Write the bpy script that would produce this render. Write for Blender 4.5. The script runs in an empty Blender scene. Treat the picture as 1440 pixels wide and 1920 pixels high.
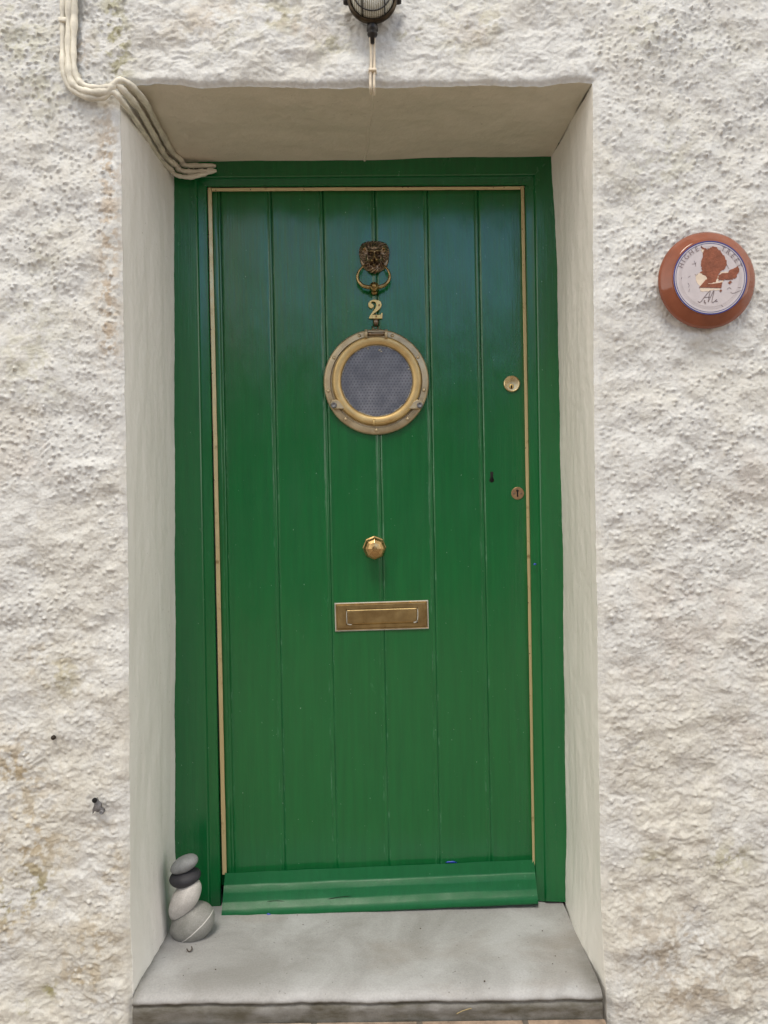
import bpy, math, random
import numpy as np
from mathutils import Vector, Matrix

# ------------------------------------------------------------------ camera, sky, sun, exposure
S = bpy.context.scene
COL = S.collection
FPX, D, ZC, ROLL = 1400.0, 1.50, 1.012, 0.0125      # focal length in photo pixels, distance to wall, eye height, roll
cam = bpy.data.cameras.new("camera"); cam_o = bpy.data.objects.new("camera", cam); COL.objects.link(cam_o)
cam.sensor_fit = 'VERTICAL'; cam.sensor_height = 34.57; cam.lens = 34.57 * FPX / 1920.0
cam.clip_start = 0.05; cam.clip_end = 500
cr, sr = math.cos(ROLL), math.sin(ROLL)
cam_o.matrix_world = Matrix(((cr, sr, 0, 0), (0, 0, -1, -D), (-sr, cr, 0, ZC), (0, 0, 0, 1)))
S.camera = cam_o
W = bpy.data.worlds.new("World"); S.world = W; W.use_nodes = True
SUN_EL, SUN_AZ = math.radians(62), math.radians(-14)     # azimuth to the right of straight behind the camera
sky = W.node_tree.nodes.new("ShaderNodeTexSky"); sky.sky_type = 'NISHITA'; sky.sun_disc = False
sky.sun_elevation = SUN_EL; sky.sun_rotation = math.pi - SUN_AZ
sky.air_density = 1.0; sky.dust_density = .4; sky.ozone_density = 2.0
bg = W.node_tree.nodes["Background"]; bg.inputs[1].default_value = 0.098
# broken white cloud over the blue
_wn = W.node_tree.nodes; _wl = W.node_tree.links
_tc = _wn.new("ShaderNodeTexCoord"); _nz = _wn.new("ShaderNodeTexNoise"); _wl.new(_tc.outputs["Generated"], _nz.inputs["Vector"])
_nz.inputs["Scale"].default_value = 1.7; _nz.inputs["Detail"].default_value = 6; _nz.inputs["Roughness"].default_value = .55
_gap = _wn.new("ShaderNodeVectorMath"); _gap.operation = 'DISTANCE'; _wl.new(_tc.outputs["Generated"], _gap.inputs[0]); _gap.inputs[1].default_value = (.27, -.88, .33)
_gm = _wn.new("ShaderNodeMath"); _gm.operation = 'MULTIPLY_ADD'; _wl.new(_gap.outputs["Value"], _gm.inputs[0]); _gm.inputs[1].default_value = 1.35; _gm.inputs[2].default_value = -.44
_am = _wn.new("ShaderNodeMath"); _am.operation = 'ADD'; _am.use_clamp = True; _wl.new(_gm.outputs[0], _am.inputs[0]); _wl.new(_nz.outputs["Fac"], _am.inputs[1])
_cr = _wn.new("ShaderNodeValToRGB"); _wl.new(_am.outputs[0], _cr.inputs[0]); _cr.color_ramp.elements[0].position = .38; _cr.color_ramp.elements[1].position = .62
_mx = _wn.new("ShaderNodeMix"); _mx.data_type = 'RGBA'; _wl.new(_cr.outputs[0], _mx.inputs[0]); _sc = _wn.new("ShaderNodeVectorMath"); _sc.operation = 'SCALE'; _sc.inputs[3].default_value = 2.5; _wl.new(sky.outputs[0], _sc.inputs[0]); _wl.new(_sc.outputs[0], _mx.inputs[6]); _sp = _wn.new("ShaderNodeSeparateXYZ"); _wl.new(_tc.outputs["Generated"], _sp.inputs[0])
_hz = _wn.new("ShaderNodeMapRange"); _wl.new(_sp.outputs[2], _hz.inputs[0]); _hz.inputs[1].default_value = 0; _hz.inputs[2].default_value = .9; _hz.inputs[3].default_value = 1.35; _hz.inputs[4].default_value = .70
_ab = _wn.new("ShaderNodeMath"); _ab.operation = 'ABSOLUTE'; _wl.new(_sp.outputs[0], _ab.inputs[0])          # clouds made brighter to both sides, added fill light for the reveals
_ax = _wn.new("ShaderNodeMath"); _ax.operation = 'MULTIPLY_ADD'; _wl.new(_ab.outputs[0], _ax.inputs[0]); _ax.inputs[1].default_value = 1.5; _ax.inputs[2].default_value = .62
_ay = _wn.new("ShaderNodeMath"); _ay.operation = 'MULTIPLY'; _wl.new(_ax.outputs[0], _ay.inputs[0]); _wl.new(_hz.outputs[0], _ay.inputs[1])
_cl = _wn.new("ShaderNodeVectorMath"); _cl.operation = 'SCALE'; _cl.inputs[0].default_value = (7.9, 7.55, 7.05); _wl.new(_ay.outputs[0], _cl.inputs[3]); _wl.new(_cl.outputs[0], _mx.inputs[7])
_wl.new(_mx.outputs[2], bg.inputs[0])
sun = bpy.data.lights.new("sun", 'SUN'); sun.energy = 1.9; sun.angle = math.radians(20); sun.color = (1.0, 0.925, 0.82)
sun_o = bpy.data.objects.new("sun", sun); COL.objects.link(sun_o)
sd = Vector((math.sin(SUN_AZ) * math.cos(SUN_EL), -math.cos(SUN_AZ) * math.cos(SUN_EL), math.sin(SUN_EL)))
sun_o.rotation_euler = sd.to_track_quat('Z', 'Y').to_euler(); sun_o.location = sd * 20
S.view_settings.view_transform = 'Standard'; S.view_settings.look = 'None'
S.view_settings.gamma = 1; S.view_settings.use_curve_mapping = False
S.view_settings.exposure = 0.40

# ------------------------------------------------------------------ helpers
R_ = random.Random(7)
WL = {}                                                 # world location of every object made

def P(px, py, y):
    """point of the place seen at photo pixel (px, py), standing at depth y behind the wall face"""
    a, b = px - 720.0, 960.0 - py
    u, v = a * cr + b * sr, -a * sr + b * cr
    d = (D + y) / FPX
    return Vector((u * d, y, ZC + v * d))

def pxm(y): return (D + y) / FPX                        # metres per photo pixel at depth y

def thing(name, loc, label, cat, group=None):
    o = bpy.data.objects.new(name, None); COL.objects.link(o); o.location = loc
    o.empty_display_size = 0.05
    WL[o] = Vector(loc); o["label"] = label; o["category"] = cat
    if group: o["group"] = group
    return o

def obj(name, verts, faces, mat, parent=None, smooth=True, label=None, cat=None, kind=None, group=None, midx=None, origin=None):
    me = bpy.data.meshes.new(name)
    vs = np.asarray([tuple(v) for v in verts], dtype=np.float64) if not isinstance(verts, np.ndarray) else verts
    c = np.asarray(origin if origin is not None else (vs.min(0) + vs.max(0)) / 2, dtype=np.float64)
    if isinstance(faces, np.ndarray):
        nv, nf, k = len(vs), len(faces), faces.shape[1]
        me.vertices.add(nv); me.vertices.foreach_set("co", (vs - c).astype(np.float32).ravel())
        me.loops.add(nf * k); me.loops.foreach_set("vertex_index", faces.astype(np.int32).ravel())
        me.polygons.add(nf); me.polygons.foreach_set("loop_start", np.arange(0, nf * k, k, dtype=np.int32))
        try: me.polygons.foreach_set("loop_total", np.full(nf, k, dtype=np.int32))
        except Exception: pass
        me.update(calc_edges=True); me.validate()
    else:
        me.from_pydata([tuple(v - c) for v in vs], [], faces); me.update()
    mats = mat if isinstance(mat, (list, tuple)) else [mat]
    for m in mats: me.materials.append(m)
    n = len(me.polygons)
    if smooth: me.polygons.foreach_set("use_smooth", np.ones(n, dtype=bool))
    if midx is not None: me.polygons.foreach_set("material_index", np.asarray(midx, dtype=np.int32))
    o = bpy.data.objects.new(name, me); COL.objects.link(o)
    if parent is not None:
        o.parent = parent; o.location = Vector(c) - WL[parent]
    else: o.location = Vector(c)
    WL[o] = Vector(c)
    if label: o["label"] = label
    if cat: o["category"] = cat
    if kind: o["kind"] = kind
    if group: o["group"] = group
    return o

def sharp(o, deg=35):
    me = o.data
    try:
        me.set_sharp_from_angle(angle=math.radians(deg))
    except Exception: pass
    return o

def bevel(o, w, seg=2, ang=40):
    m = o.modifiers.new("bevel", 'BEVEL'); m.width = w; m.segments = seg; m.limit_method = 'ANGLE'; m.angle_limit = math.radians(ang)
    m.harden_normals = False
    return o

def grid_faces(nr, ncl, off=0, flip=False, wrap=False):
    out = []
    for i in range(nr - 1):
        for j in range(ncl if wrap else ncl - 1):
            a, b = off + i * ncl + j, off + i * ncl + (j + 1) % ncl
            c, d = b + ncl, a + ncl
            out.append((a, d, c, b) if flip else (a, b, c, d))
    return out

def join(parts):
    V, F = [], []
    for v, f in parts:
        o = len(V); V += [tuple(p) for p in v]; F += [tuple(i + o for i in q) for q in f]
    return V, F

def lathe(center, prof, n=48, axis=(0, -1, 0), ref=(1, 0, 0), phase=0.0):
    """profile of (radius, height along axis)"""
    ax = Vector(axis).normalized(); e1 = Vector(ref); e1 = (e1 - ax * e1.dot(ax)).normalized(); e2 = ax.cross(e1)
    V, F = [], []
    c = Vector(center)
    for r, h in prof:
        r = max(r, 1e-5)
        for k in range(n):
            t = 2 * math.pi * k / n + phase
            V.append(c + ax * h + e1 * (r * math.cos(t)) + e2 * (r * math.sin(t)))
    F = grid_faces(len(prof), n, wrap=True)
    F.append(tuple(range(n))[::-1]); F.append(tuple(range((len(prof) - 1) * n, len(prof) * n)))
    return V, F

def spline(pts, per=8):
    pts = [Vector(p) for p in pts]; out = []
    for i in range(len(pts) - 1):
        p0 = pts[max(i - 1, 0)]; p1 = pts[i]; p2 = pts[i + 1]; p3 = pts[min(i + 2, len(pts) - 1)]
        for k in range(per):
            t = k / per
            out.append(0.5 * ((2 * p1) + (p2 - p0) * t + (2 * p0 - 5 * p1 + 4 * p2 - p3) * t * t + (3 * p1 - p0 - 3 * p2 + p3) * t ** 3))
    out.append(pts[-1]); return out

def tube(pts, rad, n=12, wob=0.0, seed=1, closed=False):
    rr = random.Random(seed); m = len(pts)
    rad = rad if hasattr(rad, '__len__') else [rad] * m
    V = []; prev = None
    for i, p in enumerate(pts):
        a = pts[i - 1] if (i > 0 or closed) else pts[i]; b = pts[(i + 1) % m] if (i < m - 1 or closed) else pts[i]
        t = (b - a).normalized()
        if prev is None:
            e1 = t.orthogonal().normalized()
        else:
            e1 = (prev - t * prev.dot(t)).normalized()
        prev = e1; e2 = t.cross(e1)
        r = rad[i] * (1 + wob * (rr.random() - .5))
        for k in range(n):
            q = 2 * math.pi * k / n
            V.append(p + e1 * (r * math.cos(q)) + e2 * (r * math.sin(q)))
    F = grid_faces(m, n, wrap=True)
    if closed:
        o = (m - 1) * n
        F += [(o + k, o + (k + 1) % n, (k + 1) % n, k) for k in range(n)]
    else:
        F.append(tuple(range(n))[::-1]); F.append(tuple(range((m - 1) * n, m * n)))
    return V, F

def prism(poly, y0, y1):
    """poly: photo pixels or Vectors at y0 (front); y1 back. returns closed prism"""
    n = len(poly)
    V = [Vector((p[0], y0, p[1])) for p in poly] + [Vector((p[0], y1, p[1])) for p in poly]
    F = [tuple(range(n)), tuple(range(2 * n - 1, n - 1, -1))]
    F += [(i, i + n, (i + 1) % n + n, (i + 1) % n) for i in range(n)]
    return V, F

def pxpoly(pts, y, sc=1.0, o=(0, 0)):
    r = []
    for a, b in pts:
        q = P(o[0] + a / sc, o[1] + b / sc, y); r.append((q.x, q.z))
    return r

def box(x0, x1, y0, y1, z0, z1):
    V = [(x, y, z) for z in (z0, z1) for y in (y0, y1) for x in (x0, x1)]
    return V, [(0, 2, 3, 1), (4, 5, 7, 6), (0, 1, 5, 4), (2, 6, 7, 3), (0, 4, 6, 2), (1, 3, 7, 5)]

# noise on coordinate arrays
_rng = np.random.default_rng(11)
PERM = np.tile(_rng.permutation(256), 3)
RND = _rng.random(256); RND2 = _rng.random(256); RND3 = _rng.random(256)
GA = _rng.random(256) * 2 * np.pi; GX, GZ = np.cos(GA), np.sin(GA)
def hsh(i, j, s): return PERM[(PERM[(PERM[i & 255] + j) & 255] + s) & 255]
def gn(x, z, s=0):
    i = np.floor(x).astype(np.int64); j = np.floor(z).astype(np.int64); fx, fz = x - i, z - j
    u = fx ** 3 * (fx * (fx * 6 - 15) + 10); w = fz ** 3 * (fz * (fz * 6 - 15) + 10)
    def g(a, b):
        h = hsh(i + a, j + b, s); return GX[h] * (fx - a) + GZ[h] * (fz - b)
    n0 = g(0, 0) * (1 - u) + g(1, 0) * u; n1 = g(0, 1) * (1 - u) + g(1, 1) * u
    return 1.5 * (n0 * (1 - w) + n1 * w)
def fbm(x, z, f, o, s=0, gain=.5):
    r = 0; a = 1
    for k in range(o):
        r = r + a * gn(x * f + 13.7 * k, z * f + 7.3 * k, s + k * 17); f *= 2.03; a *= gain
    return r
def domes(x, z, cell, s, dens, r0, r1):
    gx, gz = x / cell, z / cell
    i = np.floor(gx).astype(np.int64); j = np.floor(gz).astype(np.int64)
    H = np.zeros_like(x)
    for a in (-1, 0, 1):
        for b in (-1, 0, 1):
            h = hsh(i + a, j + b, s)
            cx = i + a + RND[h]; cz = j + b + RND2[h]
            r = r0 + (r1 - r0) * RND3[h]; al = RND[(h * 7 + 3) & 255]
            d2 = ((gx - cx) ** 2 * (1 + .5 * al) + (gz - cz) ** 2 * (1.5 - .5 * al)) / r ** 2
            e = RND2[(h * 5 + 1) & 255] < dens; hv = .55 + .75 * RND[(h * 3 + 11) & 255]
            H = np.maximum(H, np.where(e, hv * r * np.clip(1 - d2, 0, 1) ** 1.35, 0))
    return H * cell
def sst(a, b, x):
    t = np.clip((x - a) / (b - a), 0, 1); return t * t * (3 - 2 * t)
def gauss(x, z, cx, cz, sx, sz): return np.exp(-((x - cx) / sx) ** 2 - ((z - cz) / sz) ** 2)

# ------------------------------------------------------------------ materials
class NT:
    def __init__(s, name):
        s.m = bpy.data.materials.new(name); s.m.use_nodes = True; s.t = s.m.node_tree
        s.b = s.t.nodes["Principled BSDF"]; s.co = s.n("ShaderNodeTexCoord").outputs["Object"]
    def n(s, typ, **kw):
        nd = s.t.nodes.new(typ)
        for k, v in kw.items(): setattr(nd, k, v)
        return nd
    def l(s, a, b): s.t.links.new(a, b)
    def set(s, **kw):
        for k, v in kw.items():
            i = s.b.inputs[k.replace("_", " ")]
            if hasattr(v, "links"): s.l(v, i)
            else: i.default_value = v
        return s
    def noise(s, scale=5, detail=4, rough=.55, stretch=None, dist=0, co=None):
        co = co or s.co
        if stretch:
            mp = s.n("ShaderNodeMapping"); s.l(co, mp.inputs[0]); mp.inputs["Scale"].default_value = stretch; co = mp.outputs[0]
        nd = s.n("ShaderNodeTexNoise"); s.l(co, nd.inputs["Vector"])
        nd.inputs["Scale"].default_value = scale; nd.inputs["Detail"].default_value = detail
        nd.inputs["Roughness"].default_value = rough; nd.inputs["Distortion"].default_value = dist
        return nd.outputs["Fac"]
    def ramp(s, f, stops):
        r = s.n("ShaderNodeValToRGB"); s.l(f, r.inputs[0]); e = r.color_ramp.elements
        while len(e) < len(stops): e.new(.5)
        for k, (p, c) in enumerate(stops):
            e[k].position = p; e[k].color = (c, c, c, 1) if not hasattr(c, '__len__') else (*c, 1)
        return r.outputs[0]
    def mix(s, f, a, b):
        m = s.n("ShaderNodeMix", data_type='RGBA')
        for i, v in ((0, f), (6, a), (7, b)):
            if hasattr(v, "links"): s.l(v, m.inputs[i])
            else: m.inputs[i].default_value = v if not hasattr(v, '__len__') else (*v, 1)
        return m.outputs[2]
    def math(s, op, a, b=0.0, c=None):
        m = s.n("ShaderNodeMath", operation=op)
        for i, v in enumerate((a, b) if c is None else (a, b, c)):
            if hasattr(v, "links"): s.l(v, m.inputs[i])
            else: m.inputs[i].default_value = v
        return m.outputs[0]
    def bump(s, h, dist=.001, strength=1.0, base=None):
        b = s.n("ShaderNodeBump"); s.l(h, b.inputs["Height"]); b.inputs["Distance"].default_value = dist; b.inputs["Strength"].default_value = strength
        if base: s.l(base, b.inputs["Normal"])
        s.l(b.outputs[0], s.b.inputs["Normal"]); return b.outputs[0]
    def attr(s, name, out="Color"):
        a = s.n("ShaderNodeAttribute"); a.attribute_name = name; return a.outputs[out]
    def xyz(s):
        x = s.n("ShaderNodeSeparateXYZ"); s.l(s.co, x.inputs[0]); return x.outputs

def wall_mat():
    t = NT("roughcast_paint"); c = t.attr("tint")
    f = t.ramp(t.noise(140, 4, .6), [(.35, (.86, .86, .86)), (.65, (1.0, 1.0, 1.0))])
    mm = t.n("ShaderNodeMix", data_type='RGBA', blend_type='MULTIPLY'); mm.inputs[0].default_value = 1; t.l(c, mm.inputs[6]); t.l(f, mm.inputs[7])
    t.set(Base_Color=mm.outputs[2], Roughness=.46, Specular_IOR_Level=.5)
    b1 = t.bump(t.noise(300, 6, .7), .0019, .8)
    t.bump(t.noise(120, 4, .55), .0014, .5, b1)
    return t.m
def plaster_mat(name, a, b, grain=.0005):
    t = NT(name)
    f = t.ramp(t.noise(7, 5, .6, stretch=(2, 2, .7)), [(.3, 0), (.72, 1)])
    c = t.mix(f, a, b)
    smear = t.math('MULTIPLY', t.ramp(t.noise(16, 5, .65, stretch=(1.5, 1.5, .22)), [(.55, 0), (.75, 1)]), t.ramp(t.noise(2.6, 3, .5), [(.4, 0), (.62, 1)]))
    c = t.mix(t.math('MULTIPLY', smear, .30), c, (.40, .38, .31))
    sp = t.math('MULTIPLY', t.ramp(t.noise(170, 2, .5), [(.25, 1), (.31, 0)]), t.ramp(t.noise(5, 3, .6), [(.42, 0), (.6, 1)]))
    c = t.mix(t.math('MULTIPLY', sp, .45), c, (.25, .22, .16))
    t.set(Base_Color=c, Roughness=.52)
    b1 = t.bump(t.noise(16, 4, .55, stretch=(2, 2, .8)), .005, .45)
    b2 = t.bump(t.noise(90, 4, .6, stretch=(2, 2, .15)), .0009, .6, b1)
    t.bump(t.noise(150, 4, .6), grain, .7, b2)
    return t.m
def green_mat(name, base=(.0038, .122, .029), dark=(.0032, .090, .024), rough=.17, wear=False, grain=1.0, ior=1.58):
    t = NT(name)
    f = t.ramp(t.noise(9, 5, .65, stretch=(9, 9, .5)), [(.25, 0), (.75, 1)])
    c = t.mix(f, dark, base)
    scuff = t.ramp(t.noise(45, 5, .7, stretch=(1.5, 1, .5)), [(.64, 0), (.78, 1)])
    patch = t.ramp(t.noise(4, 3, .5), [(.42, 0), (.62, 1)])
    c = t.mix(t.math('MULTIPLY', t.math('MULTIPLY', scuff, patch), .5), c, (.07, .24, .13))
    fleck = t.ramp(t.noise(220, 1, .5, stretch=(1, 1, .6)), [(.80, 0), (.83, 1)])
    c = t.mix(t.math('MULTIPLY', fleck, .55), c, (.22, .42, .30))
    if wear:
        w = t.attr("wear", "Fac")
        wn = t.ramp(t.noise(60, 4, .7, stretch=(1, 1, .25)), [(.54, 0), (.70, 1)])
        c = t.mix(t.math('MULTIPLY', t.math('MULTIPLY', w, wn), .6), c, (.16, .36, .24))
    rn = t.ramp(t.noise(7, 4, .6, stretch=(2, 2, 1)), [(.3, rough - .05), (.7, rough + .09)])
    t.set(Base_Color=c, Roughness=rn, IOR=ior)
    b1 = t.bump(t.noise(70, 4, .6, stretch=(3.2, 3.2, .09)), .0009 * grain, .6)
    b2 = t.bump(t.noise(9, 3, .5, stretch=(1.8, 1, .6)), .006, .3, b1)
    t.bump(t.noise(260, 3, .5), .0003, .35, b2)
    return t.m
def brass_mat(name, a, b, rough=.34, sc=30, metal=1.0, lo=.35, hi=.7):
    t = NT(name)
    f = t.ramp(t.noise(sc, 5, .65), [(lo, 0), (hi, 1)])
    t.set(Base_Color=t.mix(f, a, b), Metallic=metal, Roughness=t.ramp(t.noise(sc * 1.7, 4, .6), [(.3, rough - .08), (.7, rough + .12)]))
    t.bump(t.noise(240, 3, .6), .0003, .4)
    return t.m
def plain(name, c, rough=.6, metal=0.0, var=.15, sc=40, bmp=.0006):
    t = NT(name)
    d = tuple(v * (1 - var) for v in c); e = tuple(min(1, v * (1 + var)) for v in c)
    t.set(Base_Color=t.mix(t.ramp(t.noise(sc, 5, .6), [(.3, 0), (.7, 1)]), d, e), Roughness=rough, Metallic=metal)
    if bmp: t.bump(t.noise(sc * 3, 4, .6), bmp, .6)
    return t.m

M = {}
M['wall'] = wall_mat()
M['reveal'] = plaster_mat("cream_plaster", (.815, .785, .735), (.84, .815, .77))
M['reveal_cool'] = plaster_mat("cool_white_plaster", (.79, .775, .745), (.83, .82, .795))
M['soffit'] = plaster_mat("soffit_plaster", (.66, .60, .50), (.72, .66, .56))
M['green'] = green_mat("green_door_paint", wear=True)
M['gframe'] = green_mat("green_frame_paint", rough=.2, grain=.8)
M['gsill'] = green_mat("green_weatherboard_paint", base=(.0055, .112, .034), dark=(.0045, .088, .028), rough=.40, grain=.5, ior=1.38)
M['strip'] = brass_mat("brass_strip", (.25, .17, .07), (.56, .46, .25), .38, 32, .6, .28, .42)
M['flange'] = brass_mat("weathered_brass", (.27, .20, .115), (.52, .43, .28), .42, 16, .8, .25, .6)
M['rim'] = brass_mat("yellow_brass", (.46, .30, .12), (.63, .47, .22), .42, 20, .7, .25, .65)
M['knob'] = brass_mat("knob_brass", (.36, .22, .09), (.60, .42, .20), .24, 30)
M['number'] = brass_mat("polished_brass", (.58, .39, .13), (.70, .51, .22), .3, 60, .85)
M['lion'] = brass_mat("dark_bronze", (.17, .13, .10), (.32, .24, .15), .36, 28)
def lion_mat():
    t = NT("worn_lion_bronze"); w = t.attr("worn", "Fac")
    f = t.ramp(t.noise(60, 4, .6), [(.3, 0), (.7, 1)])
    c = t.mix(f, (.14, .11, .09), (.27, .21, .15))
    c = t.mix(w, c, (.50, .35, .17))
    t.set(Base_Color=c, Metallic=.9, Roughness=.34); return t.m
M['lionhead'] = lion_mat()
M['ring'] = brass_mat("bronze_ring", (.22, .15, .06), (.45, .33, .15), .28, 60)
M['letter'] = brass_mat("letter_brass", (.30, .21, .095), (.46, .34, .16), .33, 22)
M['residue'] = plain("polish_residue", (.42, .40, .34), .7, .2)
M['lock'] = brass_mat("lock_brass", (.55, .42, .22), (.70, .58, .36), .3, 50)
M['copper'] = brass_mat("escutcheon_brass", (.34, .20, .11), (.48, .32, .18), .4, 60)
M['black'] = plain("keyhole_dark", (.004, .004, .004), .9, bmp=0)
M['pin'] = plain("dark_pin", (.03, .022, .015), .5, .5)
M['blue'] = plain("blue_paint", (.02, .06, .42), .35)
M['cable'] = plain("painted_cable", (.63, .60, .51), .5, 0, .28, 26, .0022)
M['cable_lamp'] = plain("lamp_cable_paint", (.66, .58, .46), .5, 0, .2, 40, .001)
M['lampblack'] = plain("lamp_black_metal", (.018, .016, .015), .38, .4, .3)
M['lampbronze'] = brass_mat("lamp_bezel", (.035, .028, .022), (.09, .07, .045), .35, 40)
M['terracotta'] = plain("glazed_terracotta", (.225, .068, .034), .10, 0, .22, 14, .0005)
M['chip'] = plain("bare_terracotta", (.22, .072, .040), .85, 0, .3, 60, .003)
M['glaze'] = plain("lilac_white_glaze", (.50, .45, .45), .22, 0, .06, 40, .0002)
M['slip'] = plain("cream_slip", (.62, .52, .42), .7)
M['navy'] = plain("navy_ring", (.03, .03, .16), .25, bmp=0)
M['ink'] = plain("brown_ink", (.13, .085, .08), .4, bmp=0)
M['inkletter'] = plain("worn_ink", (.21, .16, .16), .4, bmp=0)
M['inkfaint'] = plain("faint_ink", (.36, .31, .31), .4, bmp=0)
M['steel'] = plain("rusty_steel", (.20, .20, .21), .45, .6, .5, 120)

def glass_pane_mat():
    t = NT("patterned_glass"); x = t.xyz()
    k = 2 * math.pi / .0068
    a = t.math('SINE', t.math('MULTIPLY', x[0], k))
    def wv(ang):
        q = t.math('ADD', t.math('MULTIPLY', x[0], k * math.cos(ang)), t.math('MULTIPLY', x[2], k * math.sin(ang)))
        return t.math('COSINE', q)
    h = t.math('ADD', t.math('ADD', wv(math.pi / 6), wv(math.pi / 2)), wv(math.pi * 5 / 6))     # triangular lattice of dots
    f = t.ramp(t.math('MULTIPLY_ADD', h, 1 / 4.5, 1 / 3), [(.42, 0), (.8, 1)])
    dirt = t.ramp(t.noise(22, 5, .6), [(.36, 0), (.66, 1)])
    c = t.mix(dirt, (.095, .105, .135), (.19, .20, .235))
    c = t.mix(t.math('MULTIPLY', f, .75), c, (.05, .055, .08))
    t.set(Base_Color=c, Roughness=.28, Specular_IOR_Level=.5)
    t.bump(f, .0007, .6)
    return t.m
M['pane'] = glass_pane_mat()
def lampglass():
    t = NT("ribbed_lamp_glass"); x = t.xyz()
    h = t.math('SINE', t.math('MULTIPLY', x[0], 2 * math.pi / .0042))
    f = t.ramp(t.math('MULTIPLY_ADD', h, .5, .5), [(0, 0), (1, 1)])
    t.set(Base_Color=t.mix(f, (.30, .29, .22), (.62, .62, .56)), Roughness=.12, Specular_IOR_Level=.6)
    t.bump(f, .0025, .8)
    return t.m
M['lampglass'] = lampglass()
def step_mat():
    t = NT("worn_doorstep_stone"); x = t.xyz()
    f = t.ramp(t.noise(5, 6, .62, dist=.6), [(.34, 0), (.66, 1)])
    c = t.mix(f, (.265, .262, .258), (.40, .405, .415))
    br = t.ramp(t.noise(3.2, 4, .55, stretch=(1, 2, 1)), [(.55, 0), (.72, 1)])
    c = t.mix(t.math('MULTIPLY', br, .45), c, (.24, .205, .17))
    g = t.ramp(t.noise(260, 3, .6), [(.35, .92), (.65, 1.05)])
    m = t.n("ShaderNodeMix", data_type='RGBA', blend_type='MULTIPLY'); m.inputs[0].default_value = 1; t.l(c, m.inputs[6]); t.l(g, m.inputs[7])
    grime = t.attr("grime", "Fac")
    gn_ = t.ramp(t.noise(26, 5, .7, stretch=(.5, 1, 1.5)), [(.3, 0), (.62, 1)])
    c = t.mix(t.math('MULTIPLY', grime, t.math('MULTIPLY_ADD', gn_, .4, .6)), m.outputs[2], (.075, .068, .050))
    sp = t.ramp(t.noise(120, 1, .5), [(.23, 1), (.26, 0)])
    c = t.mix(t.math('MULTIPLY', sp, .5), c, (.1, .09, .08))
    t.set(Base_Color=c, Roughness=.62, Specular_IOR_Level=.4)
    b1 = t.bump(t.noise(30, 5, .6), .0022, .4)
    t.bump(t.noise(330, 4, .6), .0007, .6, b1)
    return t.m
M['step'] = step_mat()
def pebble(name, a, b, rough, vein=None, speck=False):
    t = NT(name)
    f = t.ramp(t.noise(45, 6, .65, dist=.4), [(.28, 0), (.72, 1)])
    c = t.mix(f, a, b)
    g = t.ramp(t.noise(420, 2, .6), [(.35, .88), (.65, 1.08)])
    m = t.n("ShaderNodeMix", data_type='RGBA', blend_type='MULTIPLY'); m.inputs[0].default_value = 1; t.l(c, m.inputs[6]); t.l(g, m.inputs[7]); c = m.outputs[2]
    if vein:
        (nx, nz, off, w) = vein; x = t.xyz()
        q = t.math('ADD', t.math('MULTIPLY', x[0], nx), t.math('MULTIPLY', x[2], nz))
        q = t.math('ADD', q, t.math('MULTIPLY', t.math('SUBTRACT', t.noise(40, 2), .5), .003))
        q = t.math('ABSOLUTE', t.math('SUBTRACT', q, off))
        v = t.math('LESS_THAN', q, w)
        c = t.mix(t.math('MULTIPLY', v, .85), c, (.72, .70, .68))
    t.set(Base_Color=c, Roughness=rough)
    t.bump(t.noise(280, 4, .6), .0005, .5)
    return t.m
def ground_mat():
    t = NT("street_paving")
    b = t.n("ShaderNodeTexBrick"); mp = t.n("ShaderNodeMapping"); t.l(t.co, mp.inputs[0]); t.l(mp.outputs[0], b.inputs["Vector"])
    b.inputs["Scale"].default_value = 1; b.inputs["Brick Width"].default_value = .21; b.inputs["Row Height"].default_value = .10
    b.inputs["Mortar Size"].default_value = .006; b.inputs["Color1"].default_value = (.30, .22, .16, 1); b.inputs["Color2"].default_value = (.26, .22, .19, 1)
    b.inputs["Mortar"].default_value = (.13, .11, .09, 1)
    g = t.ramp(t.noise(30, 6, .65), [(.3, .6), (.7, 1.35)])
    m = t.n("ShaderNodeMix", data_type='RGBA', blend_type='MULTIPLY'); m.inputs[0].default_value = 1; t.l(b.outputs[0], m.inputs[6]); t.l(g, m.inputs[7])
    t.set(Base_Color=m.outputs[2], Roughness=.8)
    b1 = t.bump(b.outputs["Fac"], -.004, .8)
    t.bump(t.noise(60, 5, .6), .003, .6, b1)
    return t.m
M['ground'] = ground_mat()

# ------------------------------------------------------------------ opening outline (wall face, photo pixels)
YF, YL = .315, .340                                     # depth of door frame face, of door leaf face
def curve_xz(pts, y, along):
    q = [P(a, b, y) for a, b in pts]
    k = [(v.z, v.x) if along == 'z' else (v.x, v.z) for v in q]; k.sort()
    xs = np.array([a for a, _ in k]); ys = np.array([b for _, b in k])
    return lambda t: np.interp(t, xs, ys)
XL = curve_xz([(222, 165), (226, 330), (229, 500), (232, 700), (236, 900), (239, 1100), (241, 1300), (242, 1500), (243, 1700), (246, 1840), (250, 1912)], 0, 'z')
XR = curve_xz([(1112, 160), (1113, 330), (1114, 500), (1115, 700), (1117, 900), (1120, 1100), (1122, 1300), (1125, 1500), (1128, 1700), (1136, 1840), (1140, 1912)], 0, 'z')
ZT = curve_xz([(222, 158), (250, 155), (290, 152), (330, 157), (380, 162), (470, 158), (560, 162), (640, 165), (700, 163), (780, 160), (860, 157), (930, 158), (1010, 160), (1050, 153), (1112, 154)], 0, 'x')
BL = curve_xz([(325, 330), (326, 500), (327, 700), (328, 900), (329, 1200), (328, 1350), (329, 1690)], YF, 'z')
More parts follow.
